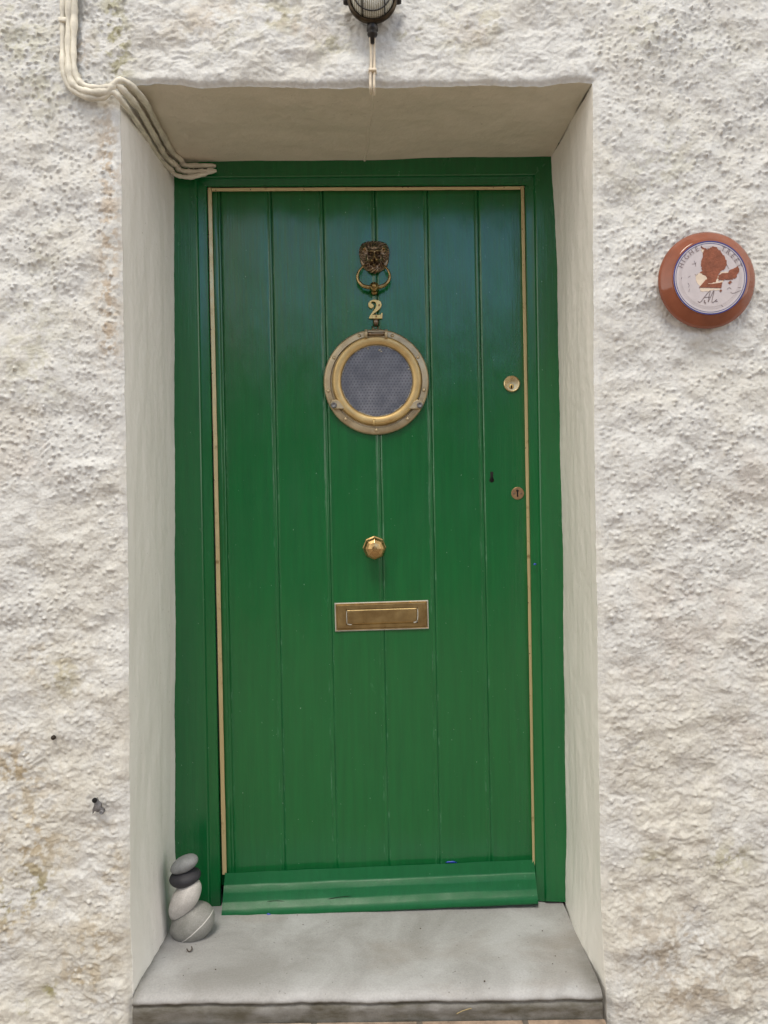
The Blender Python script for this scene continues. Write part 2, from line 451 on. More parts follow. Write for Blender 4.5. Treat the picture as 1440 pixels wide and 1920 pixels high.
BR = curve_xz([(1034, 296), (1041, 400), (1045, 500), (1047, 650), (1050, 850), (1053, 950), (1056, 1100), (1057, 1250), (1060, 1450), (1063, 1690)], YF, 'z')
BT = curve_xz([(315, 304), (400, 303), (480, 301), (560, 301), (700, 300), (800, 296), (900, 295), (1034, 293)], YF, 'x')
ZSTEP = P(700, 1855, 0).z

# ------------------------------------------------------------------ ground, sky comes from the world
obj("ground", [(-80, -120, -.03), (80, -120, -.03), (80, 60, -.03), (-80, 60, -.03)], [(0, 1, 2, 3)], M['ground'], kind="structure", smooth=False)
obj("paving", *box(P(246, 1912, 0).x, P(1130, 1912, 0).x, -.16, -.0125, -.034, -.004), M['ground'], kind="structure", smooth=False)

# ------------------------------------------------------------------ house wall
house = thing("house_wall", (0, 0, 0), "white roughcast painted house wall with stained patches, around the deep green doorway", "house wall")
st = .0024
def axis(c0, a0, a1, lo, hi):
    """uniform steps from a0 to a1 through c0, growing steps out to lo / hi"""
    left = [c0 - st * k for k in range(1, int((c0 - a0) / st))][::-1]; right = [c0 + st * k for k in range(0, int((a1 - c0) / st))]
    xs = left + right
    s = st
    while xs[-1] < hi: s = min(s * 1.10, .011); xs.append(xs[-1] + s)
    s = st
    while xs[0] > lo: s = min(s * 1.10, .011); xs.insert(0, xs[0] - s)
    return np.array(xs)
XL0, XR0, ZT0 = float(XL(1.2)), float(XR(1.2)), float(ZT(0))
stR = (XR0 - XL0) / round((XR0 - XL0) / st)
st = stR
gx = axis(XL0, -.86, .88, -2.3, 2.3)
gz = axis(ZT0, -.034, 2.10, -.03, 3.2); gz = gz[gz > -.06]
iL = int(np.argmin(abs(gx - XL0))); iR = int(np.argmin(abs(gx - XR0))); kT = int(np.argmin(abs(gz - ZT0)))
X, Z = np.meshgrid(gx, gz)                              # [row z, col x]
X0, Z0 = X.copy(), Z.copy()
wl = np.exp(-((X0 - XL0) / .10) ** 2); wr = np.exp(-((X0 - XR0) / .10) ** 2); wt = np.exp(-((Z0 - ZT0) / .10) ** 2)
X = X0 + (XL(Z0) - XL0 + .0013 * fbm(Z0, Z0 * 0, 40, 3, 28)) * wl + (XR(Z0) - XR0 + .0011 * fbm(Z0, Z0 * 0, 40, 3, 29)) * wr
Z = Z0 + (ZT(X0) - ZT0 + .0026 * fbm(X0, X0 * 0, 16, 4, 27, .6)) * wt
below = sst(ZT0 + .02, ZT0 - .02, Z0)
dl = np.where(X0 <= XL0, XL0 - X0, 9.); dr = np.where(X0 >= XR0, X0 - XR0, 9.)
dsd = np.minimum(dl, dr); dsd = np.where(Z0 > ZT0, np.hypot(np.minimum(abs(X0 - XL0), abs(X0 - XR0)), Z0 - ZT0) + .0, dsd)
dtp = np.where((X0 > XL0) & (X0 < XR0), np.maximum(Z0 - ZT0, 0), 9.)
dist = np.minimum(dsd, dtp)
fade = .42 + .58 * sst(0, .028, dist)
px = 720 + (X0 / D * FPX) - (Z0 - ZC) / D * FPX * ROLL  # for laying out the stains
py = 960 - (Z0 - ZC) / D * FPX - (X0 / D * FPX) * ROLL
lint = sst(215, 300, px) * sst(1130, 1040, px) * sst(230, 120, py)       # trowelled band over the door
low = sst(1000, 1500, py)
rgt = sst(1100, 1180, px)
wx = X0 + .004 * fbm(X0, Z0, 22, 2, 40) + .0016 * gn(X0 * 140, Z0 * 140, 48); wz = Z0 + .004 * fbm(X0, Z0, 22, 2, 41) + .0016 * gn(X0 * 140, Z0 * 140, 49)
patchy = np.clip(.75 + .6 * fbm(X0, Z0, 5.5, 3, 3), .12, 1.25)
patch2 = np.clip(.55 + .9 * fbm(X0 + 3.1, Z0, 7.5, 3, 13), .05, 1.3)
lumps = domes(wx, wz, .0125, 5, .85, .20, .45)
lumps2 = domes(wx, wz, .0210, 9, .35, .18, .30)
lumps3 = domes(wx, wz, .0064, 21, .5, .30, .55)
swell = .0065 * fbm(X0, Z0, 3.2, 2, 50) + .0050 * fbm(X0, Z0, 9.5, 3, 60, .55)
qx = X0 + .012 * gn(X0 * 28, Z0 * 28, 44); qz = Z0 + .012 * gn(X0 * 28, Z0 * 28, 45)
worm = fbm(qx * .85, qz * 1.15, 62, 2, 70, .5)
crin = 1 - abs(fbm(qx, qz * 1.3, 24, 3, 74, .6)); crin = np.clip(crin, 0, 1) ** 2
flake = 1 - abs(fbm(qx * .9, qz * 1.25, 15, 4, 80, .62)); flake = np.clip(flake, 0, 1) ** 2
fine = fbm(X0, Z0, 150, 3, 90, .6)
wm = np.clip(.25 + .75 * low + .35 * rgt * sst(700, 1100, py), 0, 1) * np.clip(.6 + .9 * fbm(X0 + 9, Z0, 6, 3, 23), .1, 1.3)
H = swell + (1 - .9 * lint) * (patchy * lumps * 1.0 * (1 - .5 * low) + patch2 * lumps2 * .8 + .25 * lumps3 * patch2) \
    + .0017 * worm * wm * (1 - lint) + .0016 * crin * (.15 + .85 * low) + .0030 * flake * lint + .0009 * fine + .0016 * gn(X0 * 34, Z0 * 34, 95) * (1 - .5 * lint) + .0034 * fbm(qx, qz, 14, 2, 97)
for (cx_, cz_, s_, a_) in ((1180, 1780, 30, .006), (1230, 1760, 45, .005), (1370, 1880, 26, .007), (1150, 1870, 30, .008), (1215, 1640, 35, .004), (60, 375, 22, .004), (40, 530, 25, .005), (1270, 1810, 22, -.004)):
    H += a_ * np.exp(-((px - cx_) / s_) ** 2 - ((py - cz_) / (s_ * .6)) ** 2)
H *= fade
H -= .005 * np.exp(-(dist / .006) ** 2) * np.where(dtp < 9, 1.4, 1)        # softened arris
H += .0020 * np.exp(-((dtp - .016) / .014) ** 2) * (dtp < 9) * (.7 + .6 * fbm(X0, Z0, 12, 2, 33))   # thick lip of paint under the lintel
Y = -H
# stains: colour of the paint itself
n1 = fbm(X0, Z0, 6, 5, 120, .6); n2 = fbm(X0, Z0, 14, 5, 130, .65); n3 = fbm(X0, Z0, 45, 4, 140, .65)
tint = np.empty(X.shape + (3,)); tint[:] = (.722, .730, .716)
def blend(mask, c):
    m = np.clip(mask, 0, 1)[..., None]; tint[:] = tint * (1 - m) + np.array(c) * m
blend(.55 * sst(.0, .7, n1 + .2), (.695, .68, .62))
blend(.65 * low * sst(-.5, .5, n1 + .3), (.69, .67, .60))
blend(.45 * rgt * sst(-.3, .6, n2), (.65, .645, .63))
def spot(cx_, cy_, sx_, sy_, k=1.0, nn=None, thr=-.25):
    return k * np.exp(-((px - cx_) / sx_) ** 2 - ((py - cy_) / sy_) ** 2) * sst(thr, thr + .7, (.65 * n2 + .35 * n3 if nn is None else nn) + .5 * n3)
OCH, OLV, PNK, TAU, GRY = (.44, .34, .19), (.36, .34, .17), (.60, .51, .43), (.45, .39, .31), (.5, .49, .46)
for a in [(215, 60, 28, 120, .85), (232, 110, 20, 60, .7), (520, 30, 45, 35, .75), (620, 75, 40, 35, .6), (770, 70, 30, 25, .5)]: blend(spot(*a), OLV)
for a in [(203, 300, 22, 90, .9), (208, 430, 18, 80, .9), (203, 560, 20, 90, .9), (208, 640, 16, 40, .8), (145, 100, 30, 60, .6)]: blend(spot(*a, nn=.3 * n2 + .9 * n3, thr=-.3), (.50, .40, .29))
for a in [(30, 30, 90, 60, .5), (40, 100, 50, 40, .5), (860, 60, 60, 50, .5), (400, 60, 80, 50, .4), (915, 40, 30, 30, .6), (80, 180, 60, 60, .5), (1200, 60, 60, 60, .4), (1260, 300, 60, 90, .35), (60, 620, 70, 120, .35)]: blend(spot(*a), (.55, .54, .39))
for a in [(560, 55, 50, 30, .5), (430, 25, 60, 30, .45), (370, 50, 70, 40, .4), (900, 60, 60, 30, .35)]: blend(spot(*a, nn=n1), PNK)
for a in [(30, 1440, 60, 60, .8), (60, 1570, 55, 70, .8), (40, 1660, 60, 50, .9), (20, 1720, 40, 50, .7), (170, 1570, 60, 60, .3), (150, 1840, 50, 60, .7), (215, 1640, 30, 50, .45), (180, 1760, 50, 50, .55), (100, 1250, 70, 70, .4)]: blend(spot(*a, thr=-.1), OCH)
for a in [(90, 1860, 14, 18, 1), (42, 1890, 10, 14, 1), (60, 1660, 40, 35, .7), (10, 1690, 20, 30, .8), (120, 1270, 30, 40, .4), (1370, 1610, 40, 30, .7), (1230, 1610, 30, 20, .5)]: blend(spot(*a, thr=-.3), OLV)
for a in [(1230, 1790, 70, 50, .8), (1290, 1740, 50, 50, .7), (1330, 1850, 90, 50, .7), (1260, 1870, 60, 40, .8), (1200, 1700, 50, 60, .5), (1400, 1800, 60, 60, .6), (1180, 1420, 40, 40, .3), (1280, 1560, 70, 60, .35)]: blend(spot(*a, thr=-.2), TAU)
for a in [(1300, 1130, 120, 60, .35), (1250, 1240, 90, 50, .35), (1400, 900, 60, 60, .3), (60, 850, 60, 90, .3), (1420, 1350, 50, 80, .3)]: blend(spot(*a, nn=n1), (.62, .56, .54))
for a in [(90, 460, 30, 40, .35), (60, 700, 60, 70, .25), (1180, 330, 60, 100, .2), (1350, 100, 80, 60, .25), (1200, 1395, 18, 14, .5)]: blend(spot(*a), (.56, .56, .42))
blend(.22 * sst(.25, .7, n3) * sst(-.2, .5, n2), (.5, .46, .38))
tint *= .885                                            # an old, dulled limewash
NX, NZ = len(gx), len(gz)
idx = np.arange(NX * NZ).reshape(NZ, NX)
q = np.stack([idx[:-1, :-1], idx[:-1, 1:], idx[1:, 1:], idx[1:, :-1]], -1)
keep = np.ones(q.shape[:2], bool); keep[:kT, iL:iR] = False
q = q[keep]
VA = np.stack([X, Y, Z], -1)
used = np.unique(q); rem = np.full(NX * NZ, -1); rem[used] = np.arange(len(used))
wall_o = obj("roughcast_face", VA.reshape(-1, 3)[used], rem[q], M['wall'], house, origin=(0, 0, 0))
ca = wall_o.data.color_attributes.new("tint", 'FLOAT_COLOR', 'POINT')
rgba = np.ones((len(used), 4), np.float32); rgba[:, :3] = tint.reshape(-1, 3)[used]
ca.data.foreach_set("color", rgba.ravel())

# reveals and soffit grow from the same edge
YB = .37
NT_ = 70
tt = np.linspace(0, 1, NT_)
tt = np.concatenate([[0, .006, .013, .022, .034], tt[tt > .045]])
def reveal(edge, back, side):
    """edge: boundary verts of the wall, bottom to top; back(z): x at the frame"""
    n = len(edge); V = []
    zs = edge[:, 2]; ztop_b = float(BT(back(zs[-1]))); zb = zs + (ztop_b - zs[-1]) * sst(zs[-1] - .3, zs[-1], zs)
    xb = back(zb)
    A, T = np.meshgrid(np.arange(n), tt, indexing='ij')
    E = np.exp(-T / .03); xs_ = (XL if side < 0 else XR)(zs)
    Yp = YB * T + edge[A, 1] * E * (1 - T)
    fr = np.clip(Yp / YF, 0, 2)
    Zp = zs[A] + (zb[A] - zs[A]) * fr
    Xp = xs_[A] + (edge[A, 0] - xs_[A]) * E + (xb[A] - xs_[A]) * fr
    w = np.clip(T * 8, 0, 1)
    bulge = .010 * sst(.22, .02, Zp) * np.sin(np.clip(T * 1.1, 0, 1) * np.pi) ** .6
    Xp += -side * ((.0022 * gn(Yp * 9, Zp * 3, 7) + .0012 * gn(Yp * 30, Zp * 9, 8) + .0005 * gn(Yp * 80, Zp * 50, 9)) * w + bulge)
    # rounded arris
    Xp += side * .0035 * np.exp(-((T) / .012) ** 2) * 0
    return np.stack([Xp, Yp, Zp], -1)
ks = np.arange(0, kT + 1)
def push(name, G, mat, flip):
    a, b = G.shape[:2]; id_ = np.arange(a * b).reshape(a, b)
    q = np.stack([id_[:-1, :-1], id_[:-1, 1:], id_[1:, 1:], id_[1:, :-1]], -1).reshape(-1, 4)
    if flip: q = q[:, ::-1]
    return obj(name, G.reshape(-1, 3), np.ascontiguousarray(q), mat, house)
push("reveal", reveal(VA[ks, iL], BL, -1), M['reveal_cool'], False)
push("reveal", reveal(VA[ks, iR], BR, 1), M['reveal'], True)
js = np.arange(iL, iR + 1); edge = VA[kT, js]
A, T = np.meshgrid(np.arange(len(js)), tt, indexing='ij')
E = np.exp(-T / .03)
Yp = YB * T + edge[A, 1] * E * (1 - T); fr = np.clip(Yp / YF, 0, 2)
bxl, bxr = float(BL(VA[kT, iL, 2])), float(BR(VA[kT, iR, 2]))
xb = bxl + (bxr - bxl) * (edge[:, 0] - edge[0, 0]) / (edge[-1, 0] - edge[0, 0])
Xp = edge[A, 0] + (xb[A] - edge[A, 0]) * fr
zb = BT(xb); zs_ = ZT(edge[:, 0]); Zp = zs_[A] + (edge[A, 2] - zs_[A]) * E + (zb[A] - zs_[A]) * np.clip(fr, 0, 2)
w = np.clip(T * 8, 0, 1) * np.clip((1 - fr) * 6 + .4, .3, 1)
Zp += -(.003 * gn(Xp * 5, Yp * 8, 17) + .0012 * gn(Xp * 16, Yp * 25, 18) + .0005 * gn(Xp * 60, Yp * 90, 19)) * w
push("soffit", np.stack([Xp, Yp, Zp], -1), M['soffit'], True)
# masonry behind the faces
zt_, xl_, xr_ = ZT0 + .05, XL0 - .06, XR0 + .06
obj("masonry", *join([box(-2.3, xl_, .04, .55, -.03, 3.2), box(xr_, 2.3, .04, .55, -.03, 3.2), box(xl_ + .002, xr_ - .002, .04, .55, zt_, 3.198), box(xl_ + .002, xr_ - .002, .42, .55, 0, zt_ - .002)]), M['reveal'], house, smooth=False)

# ------------------------------------------------------------------ door step
def doorstep():
    prof = [(.42, ZSTEP + .001), (.30, ZSTEP + .001), (.20, ZSTEP), (.10, ZSTEP), (.05, ZSTEP), (.025, ZSTEP - .001), (.010, ZSTEP - .003), (.0, ZSTEP - .006), (-.007, ZSTEP - .011), (-.010, ZSTEP - .016),
            (-.010, ZSTEP - .020), (-.006, ZSTEP - .022), (-.005, ZSTEP - .026), (-.009, ZSTEP - .030), (-.010, ZSTEP - .036), (-.009, ZSTEP - .046), (-.009, -.035)]
    prof2 = []
    for a, b in zip(prof[:-1], prof[1:]):
        m = 6 if abs(a[0] - b[0]) > .04 else 2
        for k in range(m): prof2.append((a[0] + (b[0] - a[0]) * k / m, a[1] + (b[1] - a[1]) * k / m))
    prof2.append(prof[-1])
    n = 220; x0, x1 = P(251, 1860, 0).x, P(1127, 1860, 0).x
    xs = np.linspace(x0, x1, n); pa = np.array(prof2)
    Xg, K = np.meshgrid(xs, np.arange(len(pa)), indexing='ij')
    Yg, Zg = pa[K, 0], pa[K, 1]
    edge_k = np.exp(-((Yg + .005) / .02) ** 2)
    Zn = Zg + (.0012 * gn(Xg * 6, Yg * 6, 5) + .0006 * gn(Xg * 25, Yg * 25, 6)) * (Zg > .0)
    Yn = Yg + edge_k * (.0030 * gn(Xg * 9, Zg * 9, 4) + .0016 * fbm(Xg, Zg, 45, 3, 14))
    G = np.stack([Xg, Yn, Zn], -1)
    id_ = np.arange(n * len(pa)).reshape(n, len(pa))
    qd = np.stack([id_[:-1, :-1], id_[:-1, 1:], id_[1:, 1:], id_[1:, :-1]], -1).reshape(-1, 4)
    o = obj("doorstep", G.reshape(-1, 3), np.ascontiguousarray(qd), M['step'], label="worn grey stone doorstep with a dark grimy front edge under the green door", cat="doorstep")
    at = o.data.attributes.new("grime", 'FLOAT', 'POINT')
    g = sst(ZSTEP - .014, ZSTEP - .021, Zn) * np.clip(.95 + .5 * fbm(Xg, Zg * 3, 9, 3, 55), .4, 1)
    wornedge = 0
    corner = .7 * np.exp(-((Xg - x1) / .03) ** 2) * sst(.3, 0, Yg) + .6 * np.exp(-((Xg - x0) / .012) ** 2) + .5 * sst(.27, .33, Yg) * 0
    at.data.foreach_set("value", np.clip(g + corner, 0, 1).astype(np.float32).ravel())
doorstep()

# ------------------------------------------------------------------ door frame
frame = thing("door_frame", P(690, 1690, YF + .03), "green painted timber door frame with thin brass strips inside the white reveal", "door frame")
def sweep(rows, i0, i1):
    """rows: profile lines, each four corner pixels (left bottom, left top, right top, right bottom) and a depth"""
    V, F = [], []
    nseg = 24
    for c4, y in rows:
        a, b = c4[i0], c4[i1]
        for k in range(nseg + 1):
            f = k / nseg; V.append(P(a[0] + (b[0] - a[0]) * f, a[1] + (b[1] - a[1]) * f, y))
    F = grid_faces(len(rows), nseg + 1)
    return V, F
rows = [(((296, 1760), (296, 270), (1066, 262), (1090, 1700)), YF + .07),
        (((300, 1745), (300, 276), (1062, 268), (1085, 1692)), YF),
        (((391, 1722), (366, 331), (1005, 326), (1026, 1690)), YF),
        (((393, 1722), (368, 333), (1003, 328), (1024, 1690)), YF + .0015),
        (((396, 1720), (371, 336), (1000, 331), (1021, 1690)), YF + .007),
        (((400, 1720), (374, 339), (997, 335), (1017, 1690)), YF + .008),
        (((413, 1716), (386, 349), (986, 346), (1006, 1688)), YF + .009),
        (((415, 1716), (388, 351), (984, 348), (1004, 1688)), YF + .012),
        (((415, 1716), (388, 351), (984, 348), (1004, 1688)), YF + .06)]
for i0, i1, nm in ((0, 1, "jamb"), (1, 2, "head_rail"), (2, 3, "jamb")):
    sharp(obj(nm, *sweep(rows, i0, i1), M['gframe'], frame), 30)
def strip(a0, a1, b0, b1, n=30):
    """thin brass strip; a0->b0 one long edge, a1->b1 the other (photo pixels)"""
    V = []; rr = random.Random(int(a0[0]))
    for e0, e1, y in ((a0, b0, YF + .024), (a0, b0, YF + .0105), (a1, b1, YF + .0125), (a1, b1, YF + .024)):
        for k in range(n + 1):
            f = k / n; w = rr.uniform(-.25, .25)
            V.append(P(e0[0] + (e1[0] - e0[0]) * f + w, e0[1] + (e1[1] - e0[1]) * f + w, y))
    return V, grid_faces(4, n + 1)
bevel(sharp(obj("brass_strip", *strip((389.5, 352), (397, 352), (417, 1640), (425, 1640)), M['strip'], frame)), .0008)
bevel(sharp(obj("brass_strip", *strip((976.5, 349), (983, 349), (998.5, 1622), (1003.5, 1622)), M['strip'], frame)), .0008)
bevel(sharp(obj("brass_strip", *strip((397.6, 352.5), (397.6, 359), (975.8, 349.5), (975.8, 355.5)), M['strip'], frame)), .0008)
pins = [(405, 357), (470, 356), (570, 355), (755, 352), (765, 352), (925, 352), (945, 352), (391, 440), (396, 618), (398, 700), (402, 900), (979, 430), (985, 840), (990, 1130), (993, 1225)]
for a, b in pins: obj("nail", *lathe(P(a, b, YF + .0125), [(.0013, 0), (.0012, .0022), (.0005, .003)], 8), M['pin'], frame)

# ------------------------------------------------------------------ door leaf
door = thing("front_door", P(700, 1640, YL + .02), "green boarded front door with brass porthole, lion knocker and letter plate", "door")
TOPY, BOTY = 357, 1655
grooves = [(410, 436), (505, 532), (602, 630), (700, 727), (798, 823), (893, 919)]
cols = [(398, 425, .0)]; wear_c = [0]
def addc(t, b, off, y, w): cols.append((t + off, b + off, y)); wear_c.append(w)
for t, b in grooves:
    for off, y, w in ((-7.5, 0, 0), (-3.9, .0002, .5), (-3.2, .0010, 0), (-2.7, .0010, 0), (-1.9, .0002, .1), (0, -.0002, .1), (1.9, .0003, .1), (2.5, .0034, 0), (3.2, .0034, 0), (3.9, .0002, .8), (7.5, 0, 0)):
        if t == 410 and off > 0 and False: continue
        addc(t, b, off, y, w)
cols.append((977, 1001, 0)); wear_c.append(.3)
pr_ = random.Random(21); c2, w2 = [], []
for (a, b) in zip(range(len(cols) - 1), range(1, len(cols))):
    c2.append(cols[a]); w2.append(wear_c[a])
    if cols[b][0] - cols[a][0] > 30:                    # the face of one board
        cup, lean = pr_.uniform(-.0012, .0014), pr_.uniform(-.0012, .0012)
        for k in range(1, 8):
            q_ = k / 8; yy_ = cup * (1 - (2 * q_ - 1) ** 2) + lean * math.sin(2 * math.pi * q_) * .35
            c2.append((cols[a][0] + (cols[b][0] - cols[a][0]) * q_, cols[a][1] + (cols[b][1] - cols[a][1]) * q_, yy_)); w2.append(0)
c2.append(cols[-1]); w2.append(wear_c[-1]); cols, wear_c = c2, w2
nr = 120; V = []; wv = []
rr = random.Random(3)
for r in range(nr + 1):
    f = r / nr
    for (a, b, y), w in zip(cols, wear_c):
        x = a + (b - a) * (TOPY + (BOTY - TOPY) * f - 362) / (1632 - 362); yy = TOPY + (BOTY - TOPY) * f
        dp = .0010 * float(gn(np.array(x * .02), np.array(yy * .004), 31)) + .0004 * float(gn(np.array(x * .09), np.array(yy * .012), 32))
        gvar = 1 + .45 * float(gn(np.array(x * .01), np.array(yy * .02), 33))
        if y > .0009 and w == 0: gvar *= 1.25 - .75 * f
        V.append(P(x, yy, YL + y * gvar + dp)); wv.append(w)
leaf = obj("boarded_leaf", V, grid_faces(nr + 1, len(cols), flip=True), M['green'], door)
at = leaf.data.attributes.new("wear", 'FLOAT', 'POINT'); at.data.foreach_set("value", np.array(wv, np.float32))
a_, b_ = P(396, TOPY, YL), P(1003, BOTY, YL)
obj("leaf_core", *box(a_.x, b_.x, YL + .008, YL + .045, b_.z, a_.z), M['green'], door, smooth=False)

# weatherboard
wp = [(0, 0), (0, .012), (.02, .0125), (.25, .0163), (.28, .0170), (.30, .0186), (.315, .0194), (.43, .0250), (.45, .0258), (.47, .0264), (.64, .0310), (.66, .0318), (.68, .0328), (.80, .0402), (.83, .0420), (.88, .0440), (.97, .0470), (1.0, .0455), (1.0, 0)]
V = []; nx_ = 90
for f, o_ in wp:
    for k in range(nx_ + 1):
        u = k / nx_
        x0, x1 = 422 + (414.5 - 422) * f, 1001 + (1009.5 - 1001) * f
        z0, z1 = 1637 + (1722 - 1637) * f, 1612 + (1695 - 1612) * f
        xx = x0 + (x1 - x0) * u; zz = z0 + (z1 - z0) * u + 1.0 * float(gn(np.array(u * 9), np.array(f * 5.), 35)) + (-1.5 * math.sin(u * math.pi)) * 0
        V.append(P(xx, zz, YL - .001 - o_ * (1.25 - .25 * u) * (1 + .012 * float(gn(np.array(u * 14), np.array(f * 3.), 36)))))
n0 = nx_ + 1
F = grid_faces(len(wp), n0)
F.append(tuple(k * n0 for k in range(len(wp)))); F.append(tuple(k * n0 + nx_ for k in range(len(wp)))[::-1])
wb = sharp(obj("weatherboard", V, F, M['gsill'], door), 70)
# open cracks and flecks of older paint on the weatherboard
def ribbon(pts, y, w, sc=1.0, o=(0, 0), per=6, taper=True):
    c = spline([P(o[0] + a / sc, o[1] + b / sc, y) for a, b in pts], per)
    V = []; m = len(c)
    for i, p in enumerate(c):
        t = (c[min(i + 1, m - 1)] - c[max(i - 1, 0)]).normalized(); s_ = Vector((-t.z, 0, t.x))
        ww = w * (min(1, 4 * min(i, m - 1 - i) / m + .25) if taper else 1)
        V += [p + s_ * ww, p - s_ * ww]
    return V, [(2 * i, 2 * i + 1, 2 * i + 3, 2 * i + 2) for i in range(m - 1)]
def ythick(vf, t):
    """gives a flat outline a thickness t backwards"""
    V, F = vf; n = len(V); V2 = list(V) + [Vector(v) + Vector((0, t, 0)) for v in V]
    return V2, list(F) + [tuple(i + n for i in f)[::-1] for f in F]
cr1 = ribbon([(490, 1694), (505, 1690), (520, 1689), (534, 1690)], YL - .0412, .0006)
cr2 = ribbon([(606, 1688), (625, 1684), (645, 1681), (660, 1680)], YL - .0398, .0007)
for c_ in (cr1, cr2): obj("crack", *ythick(c_, .010), M['black'], wb)
def blotch(cx, cy, rx, ry, y, seed, t=.0006):
    r = random.Random(seed); pts = []
    for k in range(14):
        a = 2 * math.pi * k / 14; s_ = r.uniform(.6, 1.15); pts.append((cx + rx * s_ * math.cos(a), cy + ry * s_ * math.sin(a)))
    return prism(pxpoly(pts, y), y, y + t)
obj("blue_fleck", *join([blotch(500, 1718, 8, 3, YL - .0590, 4), blotch(504, 1715, 4, 3, YL - .0590, 5), blotch(846, 1617, 11, 2.5, YL - .002, 6)]), M['blue'], wb, label="fleck of bright blue paint")

# keyhole without a plate
kh = [(919.4, 885), (922.2, 884), (924.8, 885), (924.6, 895), (926, 898), (926.6, 901), (924.5, 904), (921.5, 904.6), (918.6, 903), (917.4, 900), (918.8, 897), (919.6, 894)]
obj("keyhole", *prism(pxpoly(kh, YL - .001), YL - .0010, YL + .001), M['black'], door)

# ---- porthole
CX, CY = 705.5, 717
cP = P(CX, CY, YL - .001); k_ = pxm(YL)
port = obj("porthole", *lathe(cP, [(98.5 * k_, -.002), (98.5 * k_, .007), (97 * k_, .0095), (94 * k_, .0105), (86 * k_, .011), (85 * k_, .006), (70 * k_, .006), (70 * k_, -.002)], 96), M['flange'], door)
sharp(port, 40)
cR = P(706.5, 714, YL - .010); kr = pxm(YL - .015)
sharp(obj("rim", *lathe(cR, [(85 * kr, -.009), (84 * kr, .004), (82 * kr, .008), (79 * kr, .0095), (72 * kr, .0085), (68.5 * kr, .006), (67.2 * kr, .003), (67 * kr, -.009)], 96), M['rim'], port), 50)
obj("glass_pane", *lathe(P(706.5, 715.5, YL - .007), [(69 * kr, -.002), (69 * kr, .002)], 72), M['pane'], port, smooth=False)
putty = []
pr = random.Random(12)
for a0, a1 in ((75, 112), (60, 72), (118, 128), (15, 28), (325, 352), (300, 318), (150, 172), (195, 225), (240, 262), (275, 292)):
    pts = []
    for k in range(7):
        a = math.radians(a0 + (a1 - a0) * k / 6); rad = 66.6 - pr.random() * 1.2
        pts.append(P(706.5 + rad * math.cos(a), 714 - rad * math.sin(a), YL - .0100))
    putty.append(tube(spline(pts, 3), [.0004 + pr.random() * .0009 for _ in range(19)], 6))
for a, b, s_ in ((712, 656, 2.2), (715, 659, 1.6), (690, 654, 1.4), (766, 692, 1.5), (640, 690, 1.2), (758, 760, 1.4)):
    putty.append(blotch(a, b, s_ * 1.4, s_, YL - .0102, int(a)))
obj("putty_residue", *join(putty), M['residue'], port)
for a, b in ((525, 185), (912, 185), (228, 443), (1213, 437), (160, 833), (1285, 823), (362, 1163), (1092, 1160), (725, 1293)):
    obj("rivet", *lathe(P(590 + a / 6.26, 600 + b / 6.26, YL - .0110), [(.0048, -.001), (.0045, .001), (.0032, .0026), (.0012, .0032), (0, .0033)], 16), M['flange'], port)
# hinge on top
hq = pxpoly([(686, 619), (725, 619), (728, 634), (722, 638), (692, 638), (684, 634)], YL - .016)
hg = bevel(sharp(obj("hinge", *prism(hq, YL - .018, YL - .006), M['flange'], port)), .002)
obj("hinge_pin", *tube([P(689, 626.5, YL - .021), P(698, 626, YL - .021), P(714, 625.5, YL - .021), P(722, 625.5, YL - .021)], .0048, 14), M['lion'], port)
for a in (686.5, 724):
    obj("hinge_lug", *prism(pxpoly([(a - 2.6, 619), (a + 2.6, 619), (a + 2.8, 633), (a - 2.8, 634)], YL - .02), YL - .027, YL - .008), M['flange'], port)
# clamp lugs with bolts
for a, b, sx in ((628, 759, 1), (785, 759, -1)):
    lug = [(a - 10 * sx, b - 2), (a - 6 * sx, b - 9), (a + 4 * sx, b - 10), (a + 16 * sx, b - 2), (a + 20 * sx, b + 8), (a + 8 * sx, b + 8), (a - 4 * sx, b + 8)]
    bevel(sharp(obj("clamp_lug", *prism(pxpoly(lug, YL - .017), YL - .019, YL - .007), M['flange'], port)), .002)
    cb = P(a - 2 * sx, b + 1, YL - .019)
    obj("bolt", *lathe(cb, [(.0075, -.002), (.0072, .003), (.005, .0055), (.0045, .0040), (.0, .0035)], 14), M['steel'], port)
obj("rim_tab", *prism(pxpoly([(699, 786), (703.5, 786), (703, 797), (699.5, 797)], YL - .02), YL - .0215, YL - .015), M['rim'], port)
# latch tab between number and porthole
obj("latch_tab", *join([prism(pxpoly([(700, 596), (710, 596), (709, 611), (701, 611)], YL - .004), YL - .006, YL + .001), tube(spline([P(698, 612, YL - .006), P(700, 617, YL - .012), P(707, 618, YL - .012), P(710, 612, YL - .006)], 5), .0018, 8)]), M['lion'], door)

# ---- number
two = [(512, 1420), (520, 1385), (545, 1352), (590, 1334), (640, 1330), (700, 1340), (745, 1370), (762, 1420), (752, 1470), (715, 1520), (660, 1565), (610, 1600), (585, 1617), (735, 1617), (752, 1608), (762, 1580), (778, 1580), (775, 1690),
       (525, 1690), (535, 1650), (560, 1605), (610, 1540), (648, 1490), (665, 1440), (660, 1400), (635, 1375), (600, 1370), (570, 1380), (560, 1395), (590, 1412), (612, 1440), (605, 1475), (575, 1497), (540, 1490), (518, 1460)]
num = obj("house_number", *prism(pxpoly(two, YL - .006, 10.1, (640, 430)), YL - .0065, YL - .001), M['number'], door, smooth=False)
bevel(num, .0007, 2)
for a, b in ((716, 1438), (660, 1650)):
    obj("screw", *lathe(P(640 + a / 10.1, 430 + b / 10.1, YL - .0064), [(.0026, -.001), (.0024, .0007), (.0, .0012)], 12), M['copper'], num)

